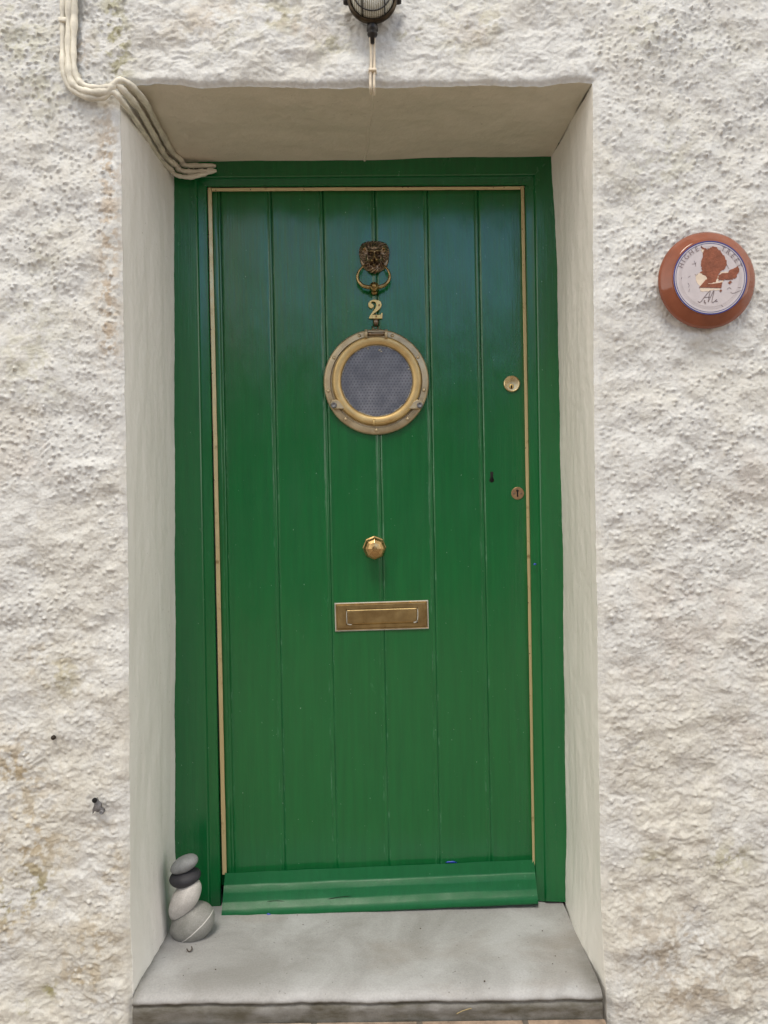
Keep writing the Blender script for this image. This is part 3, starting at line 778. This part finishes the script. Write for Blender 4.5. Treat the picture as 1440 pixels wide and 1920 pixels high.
# ---- lion knocker
knock = obj("knocker", *lathe(P(702, 485, YL - .001), [(27.5 * k_, 0), (27 * k_, .003), (24 * k_, .005), (0, .005)], 40), M['lion'], door)
def lion():
    NA, NR = 160, 60; c = (622, 500); V = []; wn_ = []
    sil = [(0, 285), (25, 310), (45, 325), (60, 305), (75, 285), (90, 280), (105, 285), (120, 305), (135, 325), (155, 310), (180, 285), (200, 262), (220, 245), (240, 285), (255, 330), (270, 348), (285, 330), (300, 285), (320, 245), (340, 262), (360, 285)]
    sa = np.array([a for a, _ in sil]); sv = np.array([b for _, b in sil])
    feats = [(625, 500, 170, 190, .012, 0), (437, 372, 44, 50, .012, 1), (805, 366, 44, 50, .012, 1), (440, 386, 20, 26, -.010, 0), (800, 380, 20, 26, -.010, 0),
             (560, 408, 58, 24, .009, 1), (692, 403, 58, 24, .009, 1), (553, 462, 36, 24, -.010, 0), (694, 457, 36, 24, -.010, 0), (553, 462, 13, 11, .004, 1), (694, 457, 13, 11, .004, 1), (628, 470, 28, 62, .010, .7), (628, 520, 36, 26, .009, 1),
             (572, 585, 46, 42, .015, 1), (676, 578, 46, 42, .015, 1), (492, 545, 30, 60, .005, .3), (752, 540, 30, 60, .005, .3), (530, 540, 18, 18, -.007, 0), (716, 535, 18, 18, -.007, 0),
             (624, 600, 11, 50, -.010, 0), (622, 668, 34, 34, .013, 1), (575, 660, 26, 18, -.009, 0), (668, 655, 26, 18, -.009, 0), (622, 780, 110, 50, .006, .2), (622, 330, 60, 34, .006, .3)]
    for r in range(NR + 1):
        rf = (r / NR)
        for k in range(NA):
            an = 360 * k / NA; R = float(np.interp(an, sa, sv)) * rf
            x = c[0] + R * math.cos(math.radians(an)); y = c[1] - R * math.sin(math.radians(an))
            h = .004 * (1 - rf ** 6); w = 0
            for fx, fy, sx, sy, a, ww in feats:
                g = math.exp(-((x - fx) / sx) ** 2 - ((y - fy) / sy) ** 2); h += a * g; w += ww * g ** 1.5
            mane = float(sst(.58, .78, np.array(rf)) * sst(1.02, .92, np.array(rf)))
            rid = math.sin(math.radians(an) * 26 + 3 * math.sin(rf * 7))
            h += mane * .0024 * rid; w += .25 * mane * max(0, rid)
            if y > 700: rid = math.sin(x * .19); h += .0022 * rid * mane; w += .35 * mane * max(0, rid)
            if r == NR: h = -.003
            V.append(P(640 + x / 10.1, 430 + y / 10.1, YL - .005 - h)); wn_.append(min(1, w))
    F = grid_faces(NR + 1, NA, wrap=True, flip=True)
    return V, F, wn_
V, F, wn_ = lion()
lh = obj("lion_head", V, F, M['lionhead'], knock)
lh.data.attributes.new("worn", 'FLOAT', 'POINT').data.foreach_set("value", np.array(wn_, np.float32))
o_ = (640, 430); yr = YL - .020
rp = [(455, 668, -.010), (400, 712, -.014), (335, 790, -.018), (303, 890, -.02), (330, 990, -.021), (410, 1070, -.022), (500, 1095, -.023), (620, 1105, -.024), (720, 1092, -.023), (810, 1060, -.022), (885, 990, -.021), (918, 890, -.02), (890, 785, -.018), (830, 712, -.014), (790, 668, -.010)]
pts = spline([P(o_[0] + a / 10.1, o_[1] + b / 10.1, YL + y) for a, b, y in rp], 6)
m = len(pts); rad = [.0021 + .0030 * math.sin(math.pi * i / (m - 1)) ** 1.5 for i in range(m)]
obj("ring", *tube(pts, rad, 14), M['ring'], knock)
cb = P(640 + 620 / 10.1, 430 + 1095 / 10.1, YL - .024)
obj("striker", *join([lathe(cb, [(0.0, -.013), (.008, -.0115), (.0115, -.005), (.0122, 0), (.0112, .005), (.008, .009), (.0066, .0095), (.0058, .0125), (.003, .0145), (0, .015)], 24), lathe(P(640 + 625 / 10.1, 430 + 1195 / 10.1, YL), [(.0085, -.001), (.008, .004), (.005, .0075), (0, .008)], 18)]), M['ring'], knock)

# ---- cylinder lock, escutcheon
cl = obj("cylinder_lock", *lathe(P(959.2, 720.1, YL), [(15.6 * k_, -.001), (15.6 * k_, .003), (15 * k_, .0055), (13.5 * k_, .007), (12.8 * k_, .0065), (0, .0065)], 40), M['lock'], door)
sharp(cl, 30)
obj("plug", *lathe(P(959.2, 724.4, YL - .0066), [(4.6 * k_, -.001), (4.5 * k_, .0012), (4 * k_, .0016), (0, .0016)], 24), M['number'], cl)
obj("key_slot", *prism(pxpoly([(958.6, 721.8), (959.8, 721.8), (960.6, 725.2), (960, 728.4), (958.4, 728.6), (957.6, 726)], YL - .0084), YL - .0086, YL - .007), M['black'], cl)
es = sharp(obj("escutcheon", *lathe(P(970.5, 925, YL), [(11.9 * k_, -.001), (11.9 * k_, .0016), (11.2 * k_, .0024), (0, .0024)], 36), M['copper'], door), 30)
obj("key_slot", *prism(pxpoly([(969, 931.5), (969.2, 922.5), (967.8, 921), (968, 918.6), (970.2, 917.6), (972.4, 918.6), (972.6, 921), (971.6, 922.5), (972, 931.5)], YL - .0027), YL - .003, YL - .002), M['black'], es)
for a in (964, 977.5):
    obj("screw", *lathe(P(a, 925.4, YL - .0024), [(.0030, -.001), (.0028, .0006), (.0022, .0009), (0, .0004)], 12), M['lion'], es)

# ---- knob
kb = P(702, 1026.5, YL)
kn = obj("knob", *lathe(kb, [(21.5 * k_, -.001), (21.8 * k_, .003), (19 * k_, .005), (13 * k_, .008), (10.5 * k_, .014), (11 * k_, .020), (17 * k_, .024)], 8), M['knob'], door, smooth=False)
kz = pxm(YL - .035)
obj("faceted_grip", *lathe(P(702.6, 1028, YL - .022), [(12 * kz, 0), (18.5 * kz, .004), (21.4 * kz, .011), (20.6 * kz, .0155), (17.2 * kz, .0205), (11.5 * kz, .0248), (5 * kz, .0272), (0, .0277)], 8), M['knob'], kn, smooth=False)
bevel(bpy.data.objects["faceted_grip"], .0008, 2, 15)

# ---- letter plate
def nested(q4, insets, n=1):
    """q4: TL TR BR BL pixels; insets: list of (inset px, depth)"""
    cx = sum(p[0] for p in q4) / 4; cy = sum(p[1] for p in q4) / 4; V = []
    for ins, y in insets:
        for (a, b) in q4:
            sx = 1 if a < cx else -1; sy = 1 if b < cy else -1
            V.append(P(a + sx * ins, b + sy * ins, y))
    F = grid_faces(len(insets), 4, wrap=True, flip=True)
    return V, F
lq = [(627, 1130.5), (803, 1125), (804.3, 1179), (628.5, 1184.3)]
V, F = nested(lq, [(0, YL + .001), (.3, YL - .0035), (2.2, YL - .0045), (3.0, YL - .0035), (4.6, YL - .0035), (5.4, YL - .0058), (6.2, YL - .006)])
fi = [(648.5, 1142.5), (783, 1138.3), (783.3, 1168.2), (649, 1172.6)]
o0 = len(V)
V += [P(a, b, YL - .006) for a, b in fi] + [P(a + (1 if a < 700 else -1), b + (1 if b < 1155 else -1), YL - .0035) for a, b in fi]
last = o0 - 4
F += [(last + i, o0 + i, o0 + (i + 1) % 4, last + (i + 1) % 4) for i in range(4)]
F += [(o0 + i, o0 + 4 + i, o0 + 4 + (i + 1) % 4, o0 + (i + 1) % 4) for i in range(4)]
mi = [1] * 8 + [0] * (len(F) - 8)
lp = obj("letter_plate", V, F, [M['letter'], M['residue']], door, smooth=False, midx=mi)
V, F = nested([(a + (1.2 if a < 700 else -1.2), b + (1.0 if b < 1155 else -1.0)) for a, b in fi], [(0, YL - .001), (0, YL - .0040), (2.0, YL - .0052), (3, YL - .0054)])
F.append((12, 15, 14, 13))
fl = obj("flap", V, F, M['letter'], lp, smooth=False)
obj("polish_residue", *join([ribbon([(783, 1141), (783.5, 1150), (783, 1160), (781, 1167)], YL - .0062, .0011), ribbon([(650, 1145), (650, 1156), (650.5, 1170)], YL - .0062, .0009), ribbon([(651, 1170), (656, 1171), (660, 1171)], YL - .0062, .0012), ribbon([(775, 1167), (780, 1166), (783, 1163)], YL - .0062, .0016)]), M['residue'], lp)

# ------------------------------------------------------------------ bulkhead lamp over the door
lamp = thing("wall_lamp", P(698, -2, 0), "round black bulkhead lamp with ribbed glass and wire guard above the doorway", "lamp")
kl = pxm(-.03); cL = P(698, -3, -.03); cL.y = 0
sharp(obj("lamp_body", *lathe(cL + Vector((0, 0, .004)), [(29 * kl, -.01), (30 * kl, .006), (33 * kl, .012), (42 * kl, .024), (46 * kl, .027), (46 * kl, .031)], 64), M['lampblack'], lamp), 40)
sharp(obj("bezel", *lathe(cL, [(46.5 * kl, .026), (47.5 * kl, .031), (46 * kl, .035), (43 * kl, .0365), (40.5 * kl, .035), (39.5 * kl, .032), (39.5 * kl, .024)], 64), M['lampbronze'], lamp), 50)
obj("ribbed_glass", *lathe(cL, [(40 * kl, .026), (39.5 * kl, .034), (38 * kl, .040), (34 * kl, .047), (27 * kl, .0535), (18 * kl, .057), (8 * kl, .0585), (0, .059)], 64), M['lampglass'], lamp)
def dome_pt(u, v):                                      # on the wire guard, in units of the bezel radius
    r = math.hypot(u, v); h = .034 + .0275 * math.sqrt(max(0, 1 - min(r, .999) ** 2))
    return cL + Vector((u * 41.5 * kl, -h, v * 41.5 * kl))
bars = []
for u in (-.46, .56):
    e = math.sqrt(1 - u * u)
    bars.append(tube([dome_pt(u, -e + 2 * e * k / 24) for k in range(25)], .0013, 8))
bars.append(tube([dome_pt(0.84 * math.cos(2 * math.pi * k / 48), .84 * math.sin(2 * math.pi * k / 48)) for k in range(48)], .0013, 8, closed=True))
obj("wire_guard", *join(bars), M['lampblack'], lamp)
for sx in (-1, 1):
    a = cL + Vector((sx * 50 * kl, -.018, .003))
    obj("fixing_lug", *tube([a + Vector((-sx * .008, 0, 0)), a, a + Vector((sx * .005, 0, 0))], [.007, .007, .0055], 14), M['lampblack'], lamp)
g0 = P(698, 42, -.022)
obj("cable_gland", *lathe(g0, [(.0085, -.006), (.0105, .004), (.0115, .0095), (.0115, .017), (.0095, .019), (.0095, .021), (.0105, .022), (.0100, .026), (.0045, .029), (.0042, .041), (0, .041)], 10, axis=(0, 0, -1)), M['lampblack'], lamp)

def soff_y(py_): return .8605 * FPX / (960 - py_) - D
lc = thing("lamp_cable", P(700, 120, 0), "pair of thin paint-covered cables dropping from the lamp to the soffit", "cable")
p1 = [P(694.5, 62, -.022), P(695, 80, -.015), P(696, 105, -.012), P(695.5, 131, -.012), P(694.5, 150, -.013), P(695, 165, -.0125), P(696, 176, .0)]
p2 = [P(701, 62, -.022), P(701.5, 80, -.014), P(702, 105, -.012), P(702, 131, -.012), P(701.5, 150, -.013), P(701.5, 165, -.0125), P(701.5, 178, .0)]
obj("cable_strand", *tube(spline(p1, 6), .0027, 10, .15, 3), M['cable_lamp'], lc)
obj("cable_strand", *tube(spline(p2, 6), .0025, 10, .15, 4), M['cable_lamp'], lc)
bevel(obj("cable_clip", *prism(pxpoly([(691, 129), (706, 129), (706, 134.5), (691, 134)], -.014), -.0185, -.004), M['cable_lamp'], lc), .0015)
p3 = [P(698, y_, soff_y(y_)) - Vector((0, 0, .0052)) for y_ in (168, 185, 205)] + [P(x_, y_, soff_y(y_)) - Vector((0, 0, .0052)) for x_, y_ in ((694, 222), (690, 245), (690, 265), (686, 285), (683, 300))]
obj("buried_run", *tube(spline(p3, 6), [.0028] * (6 * 7 + 1), 10, .3, 5), M['soffit'], lc)
obj("staple", *lathe(P(692, 224, soff_y(222)), [(.0065, -.004), (.006, .001), (.003, .004), (0, .0045)], 12, axis=(0, 0, -1)), M['soffit'], lc)

# ------------------------------------------------------------------ cable bundle on the left
cbun = thing("cable_bundle", P(140, 150, 0), "bundle of old cream-painted cables bending from the wall into the doorway's upper corner", "cables")
XCN, ZCN = -.5165, ZC + .8605                           # inner corner line of soffit and left reveal
def cpath(vert, offs, tail):
    pts = [P(a, b, y) for a, b, y in vert]
    for y, dx, dz in offs: pts.append(Vector((XCN + dx, y, ZCN + dz)))
    return spline(pts + [P(a, b, y) for a, b, y in tail], 7)
A_ = cpath([(146, -900, -.014), (141, -400, -.014), (140, -40, -.014), (139, 40, -.014), (138, 100, -.014), (141, 138, -.015), (154, 158, -.017), (178, 165, -.020), (205, 164, -.022)],
           [(-.020, .006, .002), (-.004, .026, -.005), (.05, .034, -.008), (.12, .031, -.007), (.19, .030, -.009), (.25, .030, -.010), (.288, .040, -.010)], [(345, 309, .299), (370, 311, .304), (405, 311, .306)])
B_ = cpath([(134, -900, -.014), (131, -400, -.014), (130, -40, -.014), (129, 40, -.014), (128, 100, -.014), (131, 144, -.017), (145, 165, -.018), (172, 173, -.020), (200, 172, -.022)],
           [(-.020, -.004, -.008), (-.004, .012, -.018), (.05, .018, -.018), (.12, .016, -.017), (.19, .016, -.020), (.25, .016, -.022), (.285, .028, -.024)], [(340, 320, .291), (368, 322, .299), (406, 320, .302)])
C_ = cpath([(122, -900, -.010), (119, -400, -.010), (119, -40, -.010), (118, 40, -.010), (118, 100, -.010), (120, 138, -.013), (132, 165, -.015), (160, 181, -.015), (190, 184, -.016)],
           [(-.020, -.010, -.022), (-.004, .004, -.034), (.05, .006, -.034), (.12, .005, -.031), (.19, .006, -.034), (.24, .007, -.036), (.278, .018, -.038)], [(330, 328, .284), (352, 332, .292), (376, 328, .297), (395, 322, .300)])
for pth, r_, sd_ in ((A_, .0062, 1), (B_, .0066, 2), (C_, .0055, 3)):
    obj("cable_strand", *tube(pth, [r_ * (1 + .10 * math.sin(i * .35 + sd_) + .10 * math.sin(i * .9 + 2 * sd_)) * min(1, .35 + .3 * (len(pth) - 1 - i)) for i in range(len(pth))], 16, .24, sd_), M['cable'], cbun)
mid = lambda u, v: [(p + q_) / 2 + Vector((0, .003, 0)) for p, q_ in zip(u, v)]
n_ = min(len(A_), len(B_))
# paint that has filled the gaps between the strands
obj("paint_web", *tube(mid(A_[:50], B_[:50]), [.0040 * (1 + .2 * math.sin(i * 1.3)) for i in range(50)], 12, .25, 9), M['cable'], cbun)
bevel(obj("cable_clip", *prism(pxpoly([(110, 34), (126, 34), (127, 43), (111, 42)], -.014), -.019, -.003), M['cable'], cbun), .002)
obj("mortar_dab", *lathe(P(139, 146, -.005), [(.015, -.006), (.014, .004), (.009, .011), (0, .014)], 14), M['cable'], cbun)
for a in (341, 358, 368, 385):
    obj("paint_gap", *ythick(ribbon([(a - 4, 316.2), (a, 316.4), (a + 4, 316)], .2915, .0012), .004), M['black'], cbun)

# ------------------------------------------------------------------ terracotta plaque
pl = thing("wall_plaque", P(1324, 526, 0), "round terracotta plaque with chipped white face, mounted on the wall beside the door", "plaque")
kp = pxm(-.012); cP0 = P(1324, 526.5, -.002)
fc = P(1210 + 762.5 / 6.26, 420 + 630 / 6.26, -.034); kf = pxm(-.034)
bc = P(1324, 526.5, -.012)
prof = [(83, .000), (88, .004), (90.5, .010), (90, .015), (87, .019), (82, .024), (76, .029), (72.5, .0325), (70.5, .034)]
V = []; nseg = 96
for r, h in prof:
    f = sst(.012, .034, np.array(h)); c = bc.lerp(fc, float(f)); c = Vector((c.x, -.002 - h, c.z))
    for k in range(nseg):
        t = 2 * math.pi * k / nseg; V.append(c + Vector((r * kp * math.cos(t), 0, r * kp * math.sin(t))))
F = grid_faces(len(prof), nseg, wrap=True)
F.append(tuple(range((len(prof) - 1) * nseg, len(prof) * nseg)))
obj("terracotta_bowl", V, F, M['terracotta'], pl)
yf = -.0385
o6 = (1210, 420)
fcx, fcy = 762.5, 630
def face_poly(pts, y): return pxpoly(pts, y, 6.26, o6)
def circ(r, n=96, a0=0, a1=360): return [(fcx + r * math.cos(math.radians(a0 + (a1 - a0) * k / n)), fcy - r * math.sin(math.radians(a0 + (a1 - a0) * k / n))) for k in range(n + (0 if a1 - a0 == 360 else 1))]
def annulus(r0, r1, y, t=.0004, n=96):
    a = face_poly(circ(r0, n), y); b = face_poly(circ(r1, n), y)
    V = [Vector((p[0], y, p[1])) for p in a] + [Vector((p[0], y, p[1])) for p in b] + [Vector((p[0], y + t, p[1])) for p in a] + [Vector((p[0], y + t, p[1])) for p in b]
    F = []
    for k in range(n):
        j = (k + 1) % n
        F += [(k, k + n, j + n, j), (k + 2 * n, k, j, j + 2 * n), (k + n, k + 3 * n, j + 3 * n, j + n)]
    return V, F
gf = obj("glazed_face", *prism(face_poly(circ(430, 96), yf), yf, -.0335), M['glaze'], pl, smooth=False)
obj("blue_ring", *join([annulus(419, 433, yf - .0004), annulus(401, 406, yf - .0004)]), M['navy'], gf, smooth=False)
obj("throwing_line", *join([annulus(r, r + 2.0, yf - .0002, .0003) for r in (340, 352, 366)]), M['inkfaint'], gf, smooth=False)
def rough(pts, amp, seed, sub=4):
    r = random.Random(seed); out = []
    n = len(pts)
    for i in range(n):
        a, b = pts[i], pts[(i + 1) % n]
        for k in range(sub):
            f = k / sub; out.append((a[0] + (b[0] - a[0]) * f + r.uniform(-amp, amp), a[1] + (b[1] - a[1]) * f + r.uniform(-amp, amp)))
    return out
slip = [[(590, 600), (640, 575), (700, 600), (730, 640), (650, 735), (610, 700), (592, 650)], [(640, 755), (880, 755), (870, 778), (800, 776), (740, 790), (650, 790)], [(880, 560), (960, 560), (985, 575), (940, 590), (870, 610)], [(655, 290), (690, 300), (745, 300), (735, 335), (690, 345), (665, 330)], [(730, 600), (860, 590), (860, 680), (920, 660), (905, 690), (740, 705)]]
for i, s_ in enumerate(slip): obj("chipped_edge", *prism(face_poly(rough(s_, 5, 3 + i), yf - .0003), yf - .0004 - .00006 * i, yf + .001), M['slip'], gf, smooth=False)
chips = [[(690, 300), (740, 292), (790, 265), (840, 270), (860, 300), (885, 320), (905, 350), (930, 380), (950, 440), (955, 490), (930, 535), (885, 560), (862, 600), (840, 650), (820, 690), (740, 690), (715, 660), (730, 620), (690, 600), (640, 570), (668, 550), (660, 500), (660, 440), (675, 380)],
         [(862, 600), (895, 580), (950, 580), (1000, 540), (1090, 490), (1100, 540), (1075, 600), (1060, 640), (1010, 650), (940, 655), (860, 662), (850, 630)],
         [(650, 255), (690, 288), (740, 282), (700, 305), (668, 288)]]
sharp2 = [[(712, 650), (632, 745), (893, 750), (903, 682), (840, 697), (740, 704), (735, 660)], [(972, 688), (996, 664), (1020, 680), (992, 706)], [(872, 782), (888, 766), (902, 782), (886, 800)]]
ch = join([prism(face_poly(rough(s_, 7, 20 + i), yf - .0007), yf - .0008, yf + .001) for i, s_ in enumerate(chips)] + [prism(face_poly(s_, yf - .0009), yf - .0010, yf + .001) for s_ in sharp2])
obj("chipped_patch", *ch, M['chip'], gf, smooth=False, label="bare terracotta where the white glaze has chipped off, leaving a figure 2")
# lettering round the top
def letter(chx, ang, r, size, y):
    cu = bpy.data.curves.new("letter", 'FONT'); cu.body = chx; cu.align_x = 'CENTER'; cu.size = 1
    to = bpy.data.objects.new("letter", cu); COL.objects.link(to)
    bpy.context.view_layer.update()
    me = to.evaluated_get(bpy.context.evaluated_depsgraph_get()).to_mesh()
    vs = [v.co.copy() for v in me.vertices]; fs = [tuple(p.vertices) for p in me.polygons]
    to.evaluated_get(bpy.context.evaluated_depsgraph_get()).to_mesh_clear()
    bpy.data.objects.remove(to); bpy.data.curves.remove(cu)
    a = math.radians(ang); up = (math.cos(a), -math.sin(a)); rt = (math.sin(a), math.cos(a))
    out = []
    for v in vs:
        lx, ly = v.x * size, v.y * size * 1.0
        out.append(P(o6[0] + (fcx + up[0] * (r + ly) + rt[0] * lx) / 6.26, o6[1] + (fcy + up[1] * (r + ly) + rt[1] * lx) / 6.26, y))
    return out, fs
LT = [("H", 157), ("I", 148), ("G", 138.5), ("H", 127), ("E", 115), ("T", 65.5), ("R", 55), ("E", 44), ("E", 33.5), ("T", 23)]
for c, a in LT: obj("letter", *ythick(letter(c, a, 345, 78, yf - .0006), .0005), M['inkletter'], gf, smooth=False)
mono = [[(618, 905), (632, 918), (655, 908), (700, 850), (755, 785), (762, 795), (748, 850), (738, 915)], [(690, 862), (730, 858), (760, 856)], [(738, 915), (765, 860), (800, 790), (806, 800), (788, 870), (783, 915), (800, 918), (815, 905)], [(820, 900), (840, 885), (822, 908), (850, 906)], [(688, 905), (700, 895), (690, 925), (706, 918), (704, 940)]]
obj("monogram", *join([ythick(ribbon(s_, yf - .0007, .00042, 6.26, o6, 6, False), .0004) for s_ in mono]), M['ink'], gf, smooth=False)
marks = [[(575, 430), (590, 470), (592, 500)], [(545, 470), (580, 465), (600, 450)], [(500, 630), (530, 605)], [(500, 690), (515, 720), (505, 745)], [(520, 760), (510, 800)], [(960, 770), (985, 745), (1010, 765)], [(1000, 800), (1030, 812), (1080, 795), (1130, 775)], [(1085, 745), (1125, 745)], [(580, 590), (605, 600), (615, 580)], [(940, 450), (985, 530)], [(430, 620), (420, 650)], [(890, 950), (915, 970)]]
for s_ in marks: obj("scratch", *ythick(ribbon(s_, yf - .0006, .00030, 6.26, o6), .0003), M['ink'], gf, smooth=False)

# ------------------------------------------------------------------ pebbles in the corner
def pebble_obj(px_, py_, y, a, b, c, tilt, mat, label, seed, egg=0.0, yaw=0.0, pw=2.0):
    """a, b: half axes in photo pixels; c: half depth in metres"""
    k = pxm(y); ce = P(px_, py_, y); V = []; nu, nv = 48, 28
    th = math.radians(tilt) + ROLL * 0
    for i in range(nv + 1):
        ph = math.pi * i / nv - math.pi / 2
        for j in range(nu):
            t = 2 * math.pi * j / nu
            d = Vector((math.cos(ph) * math.cos(t), math.cos(ph) * math.sin(t), math.sin(ph)))
            e = 1 + .045 * math.sin(2.1 * d.x + seed) * math.cos(2.7 * d.z + seed * 2) + .03 * math.sin(3.3 * d.y + seed)
            x = a * k * d.x * e * (1 + 0); z = b * k * d.z * e * (1 + egg * d.x); yv = c * d.y * e * (1 + .5 * egg * d.x)
            X_ = x * math.cos(th) - z * math.sin(th); Z_ = x * math.sin(th) + z * math.cos(th)
            V.append(ce + Vector((X_ * math.cos(yaw) - yv * math.sin(yaw), X_ * math.sin(yaw) + yv * math.cos(yaw), Z_)))
    return obj("pebble", V, grid_faces(nv + 1, nu, wrap=True), mat, label=label, cat="pebble", group="pebbles stacked in the corner of the doorstep")
ang = math.radians(40)
pebble_obj(360.5, 1729, .205, 42, 32.5, .045, 31, pebble("grey_pebble", (.20, .20, .185), (.30, .30, .285), .55, (-math.sin(ang), math.cos(ang), -.012, .0011)), "large grey pebble with a white vein, lowest of the stack on the doorstep", 1.3, .06)
pebble_obj(346, 1686, .200, 41, 22, .036, 57, pebble("white_pebble", (.44, .42, .40), (.60, .58, .56), .45), "whitish egg-shaped pebble standing on the large veined grey one", 2.1, .16)
pebble_obj(346.5, 1645, .202, 29, 16.5, .032, 14, pebble("black_pebble", (.018, .018, .024), (.034, .034, .042), .6), "black pebble squeezed between the whitish pebble and the top grey one", .6)
pebble_obj(345.8, 1619.6, .202, 27.5, 14, .026, 20, pebble("slate_pebble", (.19, .20, .205), (.26, .27, .28), .6), "small flat slate-grey pebble, topmost of the stack", 3.9)

# ------------------------------------------------------------------ small things on the wall and step
br = thing("wall_fixing", P(184, 1514, 0), "broken stub of a metal fixing sticking out of the left wall", "metal fixing")
ya = -.017
bevel(obj("bent_plate", *prism(pxpoly([(177, 1500), (181, 1496), (184, 1503), (190, 1508), (189, 1514), (195, 1519), (193, 1527), (189, 1521), (183, 1522), (178, 1520), (174, 1526), (174, 1517), (177, 1509)], ya), ya - .003, ya + .006), M['steel'], br), .001)
obj("bolt_stub", *lathe(P(192, 1521, ya), [(.0048, -.004), (.0044, .006), (.003, .008), (.002, .006), (0, .006)], 12), M['steel'], br)
obj("plug_hole", *lathe(P(178, 1500, ya - .0005), [(.005, 0), (.005, .003), (.003, .0045), (0, .0035)], 12), M['black'], br)
nl = obj("nail_head", *lathe(P(100, 1383, -.006), [(.0045, -.004), (.0045, .002), (.003, .004), (0, .0045)], 10), M['pin'], label="small dark nail head in the left part of the wall", cat="nail")
gr = random.Random(5); specks = []
for _ in range(26):
    x = gr.uniform(-.47, .40); y = gr.uniform(.0, .29); s_ = gr.choice([.0006, .0008, .001, .0013, .0018])
    specks.append(lathe((x, y, ZSTEP + .0006), [(s_, -.0006), (s_ * .9, s_ * .5), (s_ * .3, s_ * .8), (0, s_ * .8)], 6, axis=(0, 0, 1)))
obj("debris", *join(specks), plain("crumb_dirt", (.07, .055, .04), .9), kind="stuff", label="dark crumbs of dirt scattered on the doorstep", cat="debris", smooth=False)

lf = thing("dry_leaf", P(354, 1783, .13), "tiny curled dry leaf lying on the doorstep in front of the pebbles", "leaf")
def on_step(a, b, dz=.001):
    y = (ZC - ZSTEP) * FPX / (b - 960 - (a - 720) * ROLL * -1) - D
    q = P(a, b, y); return Vector((q.x, q.y, ZSTEP + dz))
obj("curled_blade", *tube(spline([on_step(350, 1781, .003), on_step(353, 1785, .002), on_step(357, 1786, .003), on_step(360, 1783, .005), on_step(359, 1780, .007)], 4), [.0004] + [.0013] * 15 + [.0004], 6), plain("dry_leaf_brown", (.06, .045, .035), .8), lf)
st_o = obj("straw", *tube(spline([P(856, 1901, -.016), P(866, 1896, -.018), P(878, 1892, -.018), P(884, 1891, -.016)], 4), .0009, 6), plain("straw_yellow", (.30, .24, .12), .7), label="short yellow straw caught on the front edge of the doorstep", cat="straw")
obj("blue_fleck", *blotch(1003, 1058, 3, 2.4, YF - .0006, 8), M['blue'], frame, label="tiny fleck of bright blue paint")

# ------------------------------------------------------------------ houses across the street (seen only in the gloss of the door and brass)
M['opp'] = plain("far_house_paint", (.30, .29, .27), .8, 0, .12, 3, .003)
M['slate'] = plain("far_house_slate", (.06, .065, .075), .6, 0, .2, 6, .004)
M['farglass'] = plain("far_window_glass", (.03, .035, .04), .1, bmp=0)
M['white'] = plain("far_window_frame", (.6, .6, .58), .5)
yo = -7.2
opp = thing("terraced_house", (0, yo, 0), "low grey terraced house across the street, behind the viewer", "house")
obj("wall", *box(-4.5, 5, yo - 4, yo, -.03, 2.7), M['opp'], opp, smooth=False)
Vr = [(-4.7, yo + .2, 2.65), (5.2, yo + .2, 2.65), (5.2, yo - 2, 3.7), (-4.7, yo - 2, 3.7), (-4.7, yo - 4.2, 2.65), (5.2, yo - 4.2, 2.65)]
obj("roof", Vr, [(0, 1, 2, 3), (3, 2, 5, 4), (0, 3, 4), (1, 5, 2), (0, 4, 5, 1)], M['slate'], opp, smooth=False)
for xw in (-3.2, -.9, 1.6, 3.8):
    fw = obj("window", *box(xw - .55, xw + .55, yo - .02, yo + .03, .95, 2.2), M['white'], opp, smooth=False)
    obj("pane", *join([box(xw - .48, xw - .03, yo + .01, yo + .036, 1.02, 2.13), box(xw + .03, xw + .48, yo + .01, yo + .036, 1.02, 2.13)]), M['farglass'], fw, smooth=False)
